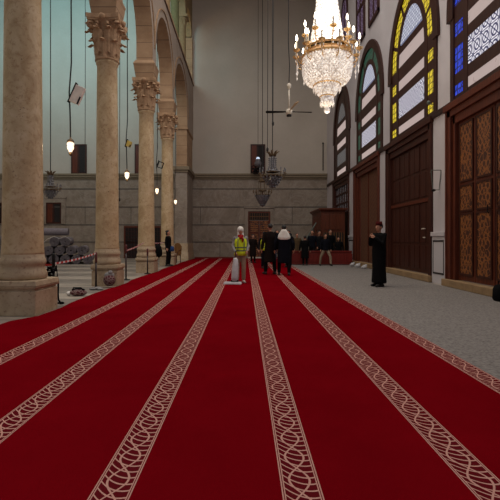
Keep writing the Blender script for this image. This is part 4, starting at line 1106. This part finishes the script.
def person(name, X, Y, rz, h, label, top='black', bottom='charcoal', shoes='shoe', hair='hair', style='jacket', headwear=None,
           LE=None, LW=None, RE=None, RW=None, stance=.0, wide=1.0, head_turn=0.0, female=False, extras=None, top_z=.84, ground=.022, hairlong=False):
    """local frame: figure faces -Y; R is its own right hand (local -X); heights for 1.75 m, scaled"""
    k = h / 1.75
    c = thing(name, label, 'person', (X, Y, ground), rz, None)
    sw = .185 * wide
    LE = LE or (.265 * wide, .03, 1.14); LW = LW or (.285 * wide, -.03, .89); RE = RE or (-.265 * wide, .03, 1.14); RW = RW or (-.285 * wide, -.03, .89)
    LS, RS = (sw, .01, 1.41), (-sw, .01, 1.41)
    fl = (.10 + stance * .5, -.02 - stance * .4, 0); fr = (-.10 - stance * .5, .02 + stance * .5, 0)
    def knee(f): return (f[0] * .95, f[1] * .5 - .02, .49)
    b = MB()
    b.loft([(0, .0, .86, .13, .1), (0, 0, .95, .165, .115), (0, 0, 1.08, .14, .10), (0, 0, 1.22, .155, .11), (0, 0, 1.36, .175, .11), (0, .01, 1.44, .12, .08), (0, .01, 1.48, .055, .055)])
    b.tube([(0, .015, 1.42), (0, -.005, 1.56)], [.056, .05], 10, rounded=True)
    hb = len(b.v)
    # head: skull, jaw, nose, lips, ears
    b.ball((0, .01, 1.655), .094, 16, 12, (.83, 1.02, 1.0)); b.loft([(0, -.045, 1.525, .025, .025), (0, -.03, 1.55, .05, .055), (0, -.015, 1.60, .066, .075), (0, -.01, 1.65, .07, .085)], 14)
    b.tube([(0, -.086, 1.655), (0, -.108, 1.615), (0, -.098, 1.607)], [.009, .014, .012], 6, rounded=True)
    b.tube([(-.022, -.078, 1.573), (0, -.09, 1.571), (.022, -.078, 1.573)], .008, 6, rounded=True)
    for s in (-1, 1): b.ball((s * .08, .012, 1.63), .026, 8, 6, (.45, .8, 1.2))
    R = Matrix.Translation((0, 0, 0)) @ Matrix.Rotation(head_turn, 4, 'Z')
    b.xf(R, hb)
    for (S, E, Wr, s) in ((LS, LE, LW, 1), (RS, RE, RW, -1)):
        b.tube([S, E, Wr], [.052, .041, .028], 10, rounded=True); hand(b, Wr, E, s)
    for f, s in ((fl, 1), (fr, -1)):
        b.tube([(s * .09, 0, .92), knee(f), (f[0], f[1] + .02, .09)], [.085, .055, .038], 10, rounded=True)
        b.tube([(f[0], f[1] + .05, .04), (f[0] + s * .012, f[1] - .13, .032)], [.036, .03], 8, rounded=True)
    b.xf(Matrix.Scale(k, 4)); o = b.build('body', M['skin'], c); mods(o, .0095)
    e = MB()
    for s in (-1, 1): e.ball((s * .031, -.083, 1.645), .010, 8, 6)
    e.xf(R); e.xf(Matrix.Scale(k, 4)); e.build('eyes', M['eye'], c)
    # hair
    hm_ = MB(); hm_.ball((0, .027, 1.675), .099, 16, 10, (.87, .98, .93))
    if hairlong: hm_.ball((0, .07, 1.60), .085, 12, 8, (.95, .7, 1.35)); hm_.ball((0, .11, 1.70), .05)
    hm_.xf(R); hm_.xf(Matrix.Scale(k, 4)); ho = hm_.build('hair', M[hair], c, smooth=True)
    if headwear:
        hw = MB()
        if headwear[0] == 'scarf':
            hw.ball((0, .012, 1.675), .112, 16, 10, (.92, 1.02, 1.0)); hw.loft([(0, .03, 1.45, .12, .10), (0, .035, 1.53, .10, .09), (0, .035, 1.6, .095, .095), (0, .035, 1.66, .09, .09)], 16)
        elif headwear[0] == 'fez': hw.lathe([(.092, 1.70), (.092, 1.74), (.082, 1.80), (.02, 1.805)], n=18)
        elif headwear[0] == 'cap':
            hw.lathe([(.098, 1.69), (.098, 1.72), (.08, 1.765), (.03, 1.785), (.01, 1.787)], n=18)
        elif headwear[0] == 'hood':
            hw.ball((0, .04, 1.66), .118, 16, 10, (.95, .95, 1.05))
        hw.xf(R); hw.xf(Matrix.Scale(k, 4)); ho2 = hw.build('headwear', M[headwear[1]], c, smooth=True)
    # clothes
    def sleeves(m, r0=.066, r1=.052, r2=.042):
        for (S, E, Wr) in ((LS, LE, LW), (RS, RE, RW)):
            S_, E_, W_ = Vector(S), Vector(E), Vector(Wr); m.tube([S_, E_, E_.lerp(W_, .93)], [r0, r1, r2], 10, rounded=True)
    t = MB(); w = wide
    if style == 'robe':
        t.loft([(0, 0, .10, .20 * w, .17), (0, 0, .14, .21 * w, .18), (0, 0, .5, .19 * w, .16), (0, 0, .9, .205 * w, .155), (0, 0, 1.1, .195 * w, .15), (0, 0, 1.3, .215 * w, .15), (0, 0, 1.42, .19 * w, .12), (0, .01, 1.49, .08, .075)], 20)
        sleeves(t, .08, .07, .06)
    elif style == 'coat':
        t.loft([(0, 0, .42, .21 * w, .16), (0, 0, .46, .215 * w, .165), (0, 0, .8, .20 * w, .155), (0, 0, 1.08, .185 * w, .14), (0, 0, 1.3, .21 * w, .145), (0, 0, 1.41, .19 * w, .12), (0, .01, 1.49, .085, .08)], 20)
        sleeves(t, .075, .062, .052)
    else:
        t.loft([(0, 0, top_z, .185 * w, .14), (0, 0, top_z + .04, .19 * w, .145), (0, 0, 1.08, .175 * w, .135), (0, 0, 1.28, .2 * w, .14), (0, 0, 1.40, .19 * w, .12), (0, .01, 1.48, .08, .075)], 20)
        sleeves(t)
    t.xf(Matrix.Scale(k, 4)); o = t.build('coat' if style in ('robe', 'coat') else 'jacket', M[top], c); mods(o, .013)
    if style != 'robe':
        t = MB(); t.loft([(0, 0, .84, .15, .125), (0, 0, .95, .172, .13), (0, 0, 1.03, .155, .12)], 16)
        for f, s in ((fl, 1), (fr, -1)): t.tube([(s * .088, 0, .88), knee(f), (f[0], f[1] + .02, .10)], [.098, .074, .062], 10, rounded=False)
        t.xf(Matrix.Scale(k, 4)); o = t.build('trousers', M[bottom], c); mods(o, .013)
    for f, s in ((fl, 1), (fr, -1)):
        sh = MB(); sh.tube([(f[0], f[1] + .065, .045), (f[0], f[1] - .03, .05), (f[0] + s * .015, f[1] - .17, .036)], [.043, .047, .036], 10, rounded=True)
        sh.tube([(f[0], f[1] + .03, .05), (f[0], f[1] + .025, .12)], .045, 10)
        for i in range(len(sh.v)):
            p = sh.v[i]; sh.v[i] = (p[0], p[1], max(p[2], 0.0))
        sh.xf(Matrix.Scale(k, 4)); sh.build('shoe', M[shoes], c, smooth=True)
    if extras: extras(c, k)
    return c
def gx(px, Y): return (px - VX) * Y / F

def vest(c, k):
    t = MB(); t.loft([(0, 0, .86, .205, .165), (0, 0, .95, .20, .16), (0, 0, 1.10, .192, .155), (0, 0, 1.28, .208, .158), (0, 0, 1.38, .19, .14), (0, .01, 1.44, .13, .105), (0, .01, 1.45, .10, .09)], 22)
    t.xf(Matrix.Scale(k, 4)); v = t.build('hi_vis_vest', M['hivis'], c, smooth=True)
    s = MB()
    for z, rx, ry in ((1.0, .203, .163), (1.10, .198, .160)): s.loft([(0, 0, z, rx, ry), (0, 0, z + .035, rx, ry)], 22)
    for sx in (-1, 1): s.tube([(sx * .1, -.145, 1.02), (sx * .1, -.152, 1.25), (sx * .09, -.12, 1.39)], .014, 6)
    s.xf(Matrix.Scale(k, 4)); s.build('reflective_bands', M['silver'], v)
def worker_extra(c, k):
    vest(c, k)
    t = MB(); t.loft([(0, 0, 1.40, .12, .11), (0, -.01, 1.46, .10, .10), (0, -.01, 1.52, .08, .085)], 16); t.tube([(.02, -.12, 1.46), (.05, -.16, 1.38), (.05, -.165, 1.3)], [.035, .035, .02], 8, rounded=True); t.tube([(-.03, -.12, 1.46), (-.03, -.165, 1.40)], .03, 8, rounded=True)
    t.xf(Matrix.Scale(k, 4)); t.build('scarf', M['red_cloth'], c, smooth=True)
YW = 13.2
person('person', gx(240.5, YW), YW, .12, 1.70, 'person in a yellow hi-vis vest and white cap pushing a carpet vacuum', top='grey_cloth', bottom='khaki', headwear=('scarf', 'white_cloth'), shoes='shoe_light',
       RE=(-.25, -.03, 1.16), RW=(-.19, -.20, .98), LE=(.25, .0, 1.16), LW=(.19, -.16, 1.0), extras=worker_extra)
# vacuum
vx = gx(234.8, 12.8)
v = thing('upright_vacuum', 'pale grey upright vacuum cleaner held by the worker in the yellow vest', 'vacuum cleaner', (vx, 12.8, .022), -.1)
m = MB(); m.loft([(0, 0, .10, .10, .09), (0, .01, .2, .11, .10), (0.01, .04, .5, .10, .09), (0.02, .07, .72, .07, .06), (0, .08, .78, .05, .05)], 18); m.build('dust_bag', M['plastic'], v, smooth=True)
m = MB(); m.tube([(0, .08, .74), (0, .12, .95), (.03, .2, .99)], .02, 8, rounded=True); m.build('handle', M['iron'], v)
m = MB(); m.frustum(-.06, -.02, 0.0, .07, .27, .25, .12, .09); m.build('floor_head', M['plastic'], v, bevel=.015)
m = MB(); m.loft([(0, 0, .06, .12, .09), (0, 0, .13, .11, .08)], 16); 
for s in (-1, 1): m.tube([(s * .14, .06, .045), (s * .17, .06, .045)], .045, 12)
m.build('motor_base', M['iron'], v)

person('person', gx(270, 16.4), 16.4, PI + .3, 1.92, 'tall person in a long dark brown coat standing with back turned, beside the white shawl', top='brown_cloth', bottom='black', style='coat', stance=.1)
def white_hood(c, k):
    t = MB(); t.loft([(0, .0, 1.24, .17, .16), (0, .0, 1.27, .225, .175), (0, .0, 1.33, .245, .18), (0, .0, 1.41, .225, .17), (0, .02, 1.48, .16, .15), (0, .04, 1.55, .115, .12), (0, .05, 1.60, .09, .09)], 20)
    t.xf(Matrix.Scale(k, 4)); o = t.build('white_shawl', M['white_cloth'], c); mods(o, .015)
person('person', gx(284, 16.0), 16.0, PI - .1, 1.86, 'person in a dark coat with a white hooded shawl over the shoulders', top='navy', bottom='black', style='coat', extras=white_hood, wide=1.12, stance=.15, hair='hair')
person('person', gx(264.5, 19.8), 19.8, .2, 1.68, 'person in a hi-vis vest half hidden behind the tall person in brown', top='charcoal', bottom='navy', extras=vest)
person('person', gx(253, 24.5), 24.5, .3, 1.60, 'person in dark brown clothes standing directly in front of the carved end door', top='brown_cloth', bottom='brown_cloth', shoes='shoe', female=True, style='coat')
person('person', gx(277, 20.5), 20.5, .1, 1.78, 'person in black with blue jeans, between the tall brown coat and the white shawl', top='black', bottom='jeans')
person('person', gx(288.5, 20.6), 20.6, -.4, 1.76, 'person in dark clothes half hidden behind the one in the white shawl', top='charcoal', bottom='black')
person('person', gx(297, 23.1), 23.1, .2, 1.67, 'person in a tan coat with light stripes near the start of the low red barrier', top='tan_cloth', bottom='olive', style='coat')
person('person', gx(305, 22.1), 22.1, PI, 1.52, 'short stocky person in black with back turned at the low red barrier', top='black', bottom='black', wide=1.1, style='coat')
person('person', gx(312.3, 23.3), 23.3, -.5, 1.83, 'tall person in navy standing at the foot of the sloping handrail', top='navy', bottom='charcoal')
person('person', gx(319.3, 23.8), 23.8, .4, 1.8, 'person in charcoal jacket at the booth corner, beside the one in navy', top='charcoal', bottom='black')
person('person', gx(325.6, 21.9), 21.9, .1, 1.62, 'person in a dark jacket and beige trousers standing with feet apart', top='navy', bottom='beige', stance=.32, ground=.012)
person('person', gx(330.3, 23.65), 23.65, .3, 1.87, 'tall dark-haired person just behind the one in beige trousers', top='black', bottom='black', ground=.012)
person('person', gx(338.5, 23.05), 23.05, -.2, 1.46, 'short person in black before the booth, next to the white pier', top='black', bottom='black', ground=.012, style='coat', wide=1.1)
def fezman(c, k):
    p = MB(); p.box(-.13, -.10, -.19, -.16, 1.50, 1.64); p.xf(Matrix.Scale(k, 4)); p.build('phone', M['phone'], c)
person('person', gx(379, 12.25), 12.25, -1.15, 1.80, 'person in a long black robe and dark red cap standing alone on the grey floor', top='black', bottom='black', style='robe', headwear=('fez', 'darkred'), wide=1.1, hair='hairgrey',
       RE=(-.24, -.10, 1.17), RW=(-.10, -.20, 1.36), LE=(.24, -.08, 1.17), LW=(.08, -.2, 1.34), ground=.012, extras=None)
def handbag(c, k):
    t = MB(); t.loft([(-.0, -.17, .72, .05, .10), (0, -.17, .76, .07, .13), (0, -.17, .95, .06, .12), (0, -.17, .98, .02, .08)], 14); t.xf(Matrix.Scale(k, 4)); t.build('blue_bag', M['bag_blue'], c, smooth=True)
person('person', gx(168.3, 21.4) , 21.4, 1.35, 1.78, 'woman in black with a blue bag standing at the carpet edge beside the slender column', top='black', bottom='black', hairlong=True, extras=handbag, style='jacket', top_z=.8)

# ------------------------------------------------------------------ light
def area(name, loc, rot, size, size_y, power, color=(1, 1, 1)):
    l = bpy.data.lights.new(name, 'AREA'); l.shape = 'RECTANGLE'; l.size = size; l.size_y = size_y; l.energy = power; l.color = color
    o = bpy.data.objects.new(name, l); COL.objects.link(o); o.location = loc; o.rotation_euler = rot; return o
area('nave_fill', (1.0, 12.5, 19.2), (0, 0, 0), 8, 13, 1350, (1.0, .93, .86))  # added soft fill hung under the closed ceiling
area('aisle_fill', (-11, 15, 19.2), (0, 0, 0), 10, 20, 1250, (1.0, .96, .92))  # added overhead fill for the side aisle, no opening above it
tl = area('teal_wall_fill', (-12, 14, 16.8), (math.radians(90), 0, 0), 10, 3, 420, (.35, .85, 1.0)); tl.data.spread = math.radians(75)  # added teal fill tinting the upper end wall, no window modelled for it
area('side_window_daylight', (XR - .2, 14, 8.0), (0, math.radians(90), 0), 4.5, 18, 200, (.95, .95, 1.0))
def pt(name, loc, p, color, r=.15):
    l = bpy.data.lights.new(name, 'POINT'); l.energy = p; l.color = color; l.shadow_soft_size = r
    o = bpy.data.objects.new(name, l); COL.objects.link(o); o.location = loc
q = at(327, 40, 12.0)
pt('chandelier_light', (q.x, 12.0, q.z - 2.6), 60, (1, .82, .6), .5)
for (px, py, Y) in LP:
    q = at(px, py, Y); pt('lantern_light', (q.x, Y - .25, q.z - .1), 6, (1, .75, .45), .1)
pt('gallery_lamp', (COLX - 1.0, 28.5, 16.4), 28, (1, .6, .22), .1)
pt('gallery_lamp_green', (COLX - .9, 24.0, 14.5), 3, (.6, 1, .4), .1)
wd = bpy.data.worlds.new('world'); sc.world = wd; wd.use_nodes = True
bg = wd.node_tree.nodes['Background']; bg.inputs[0].default_value = (.9, .92, 1.0, 1); bg.inputs[1].default_value = .32
sc.view_settings.view_transform = 'Standard'; sc.view_settings.look = 'None'; sc.view_settings.gamma = 1; sc.view_settings.exposure = 0
sc.view_settings.use_curve_mapping = False
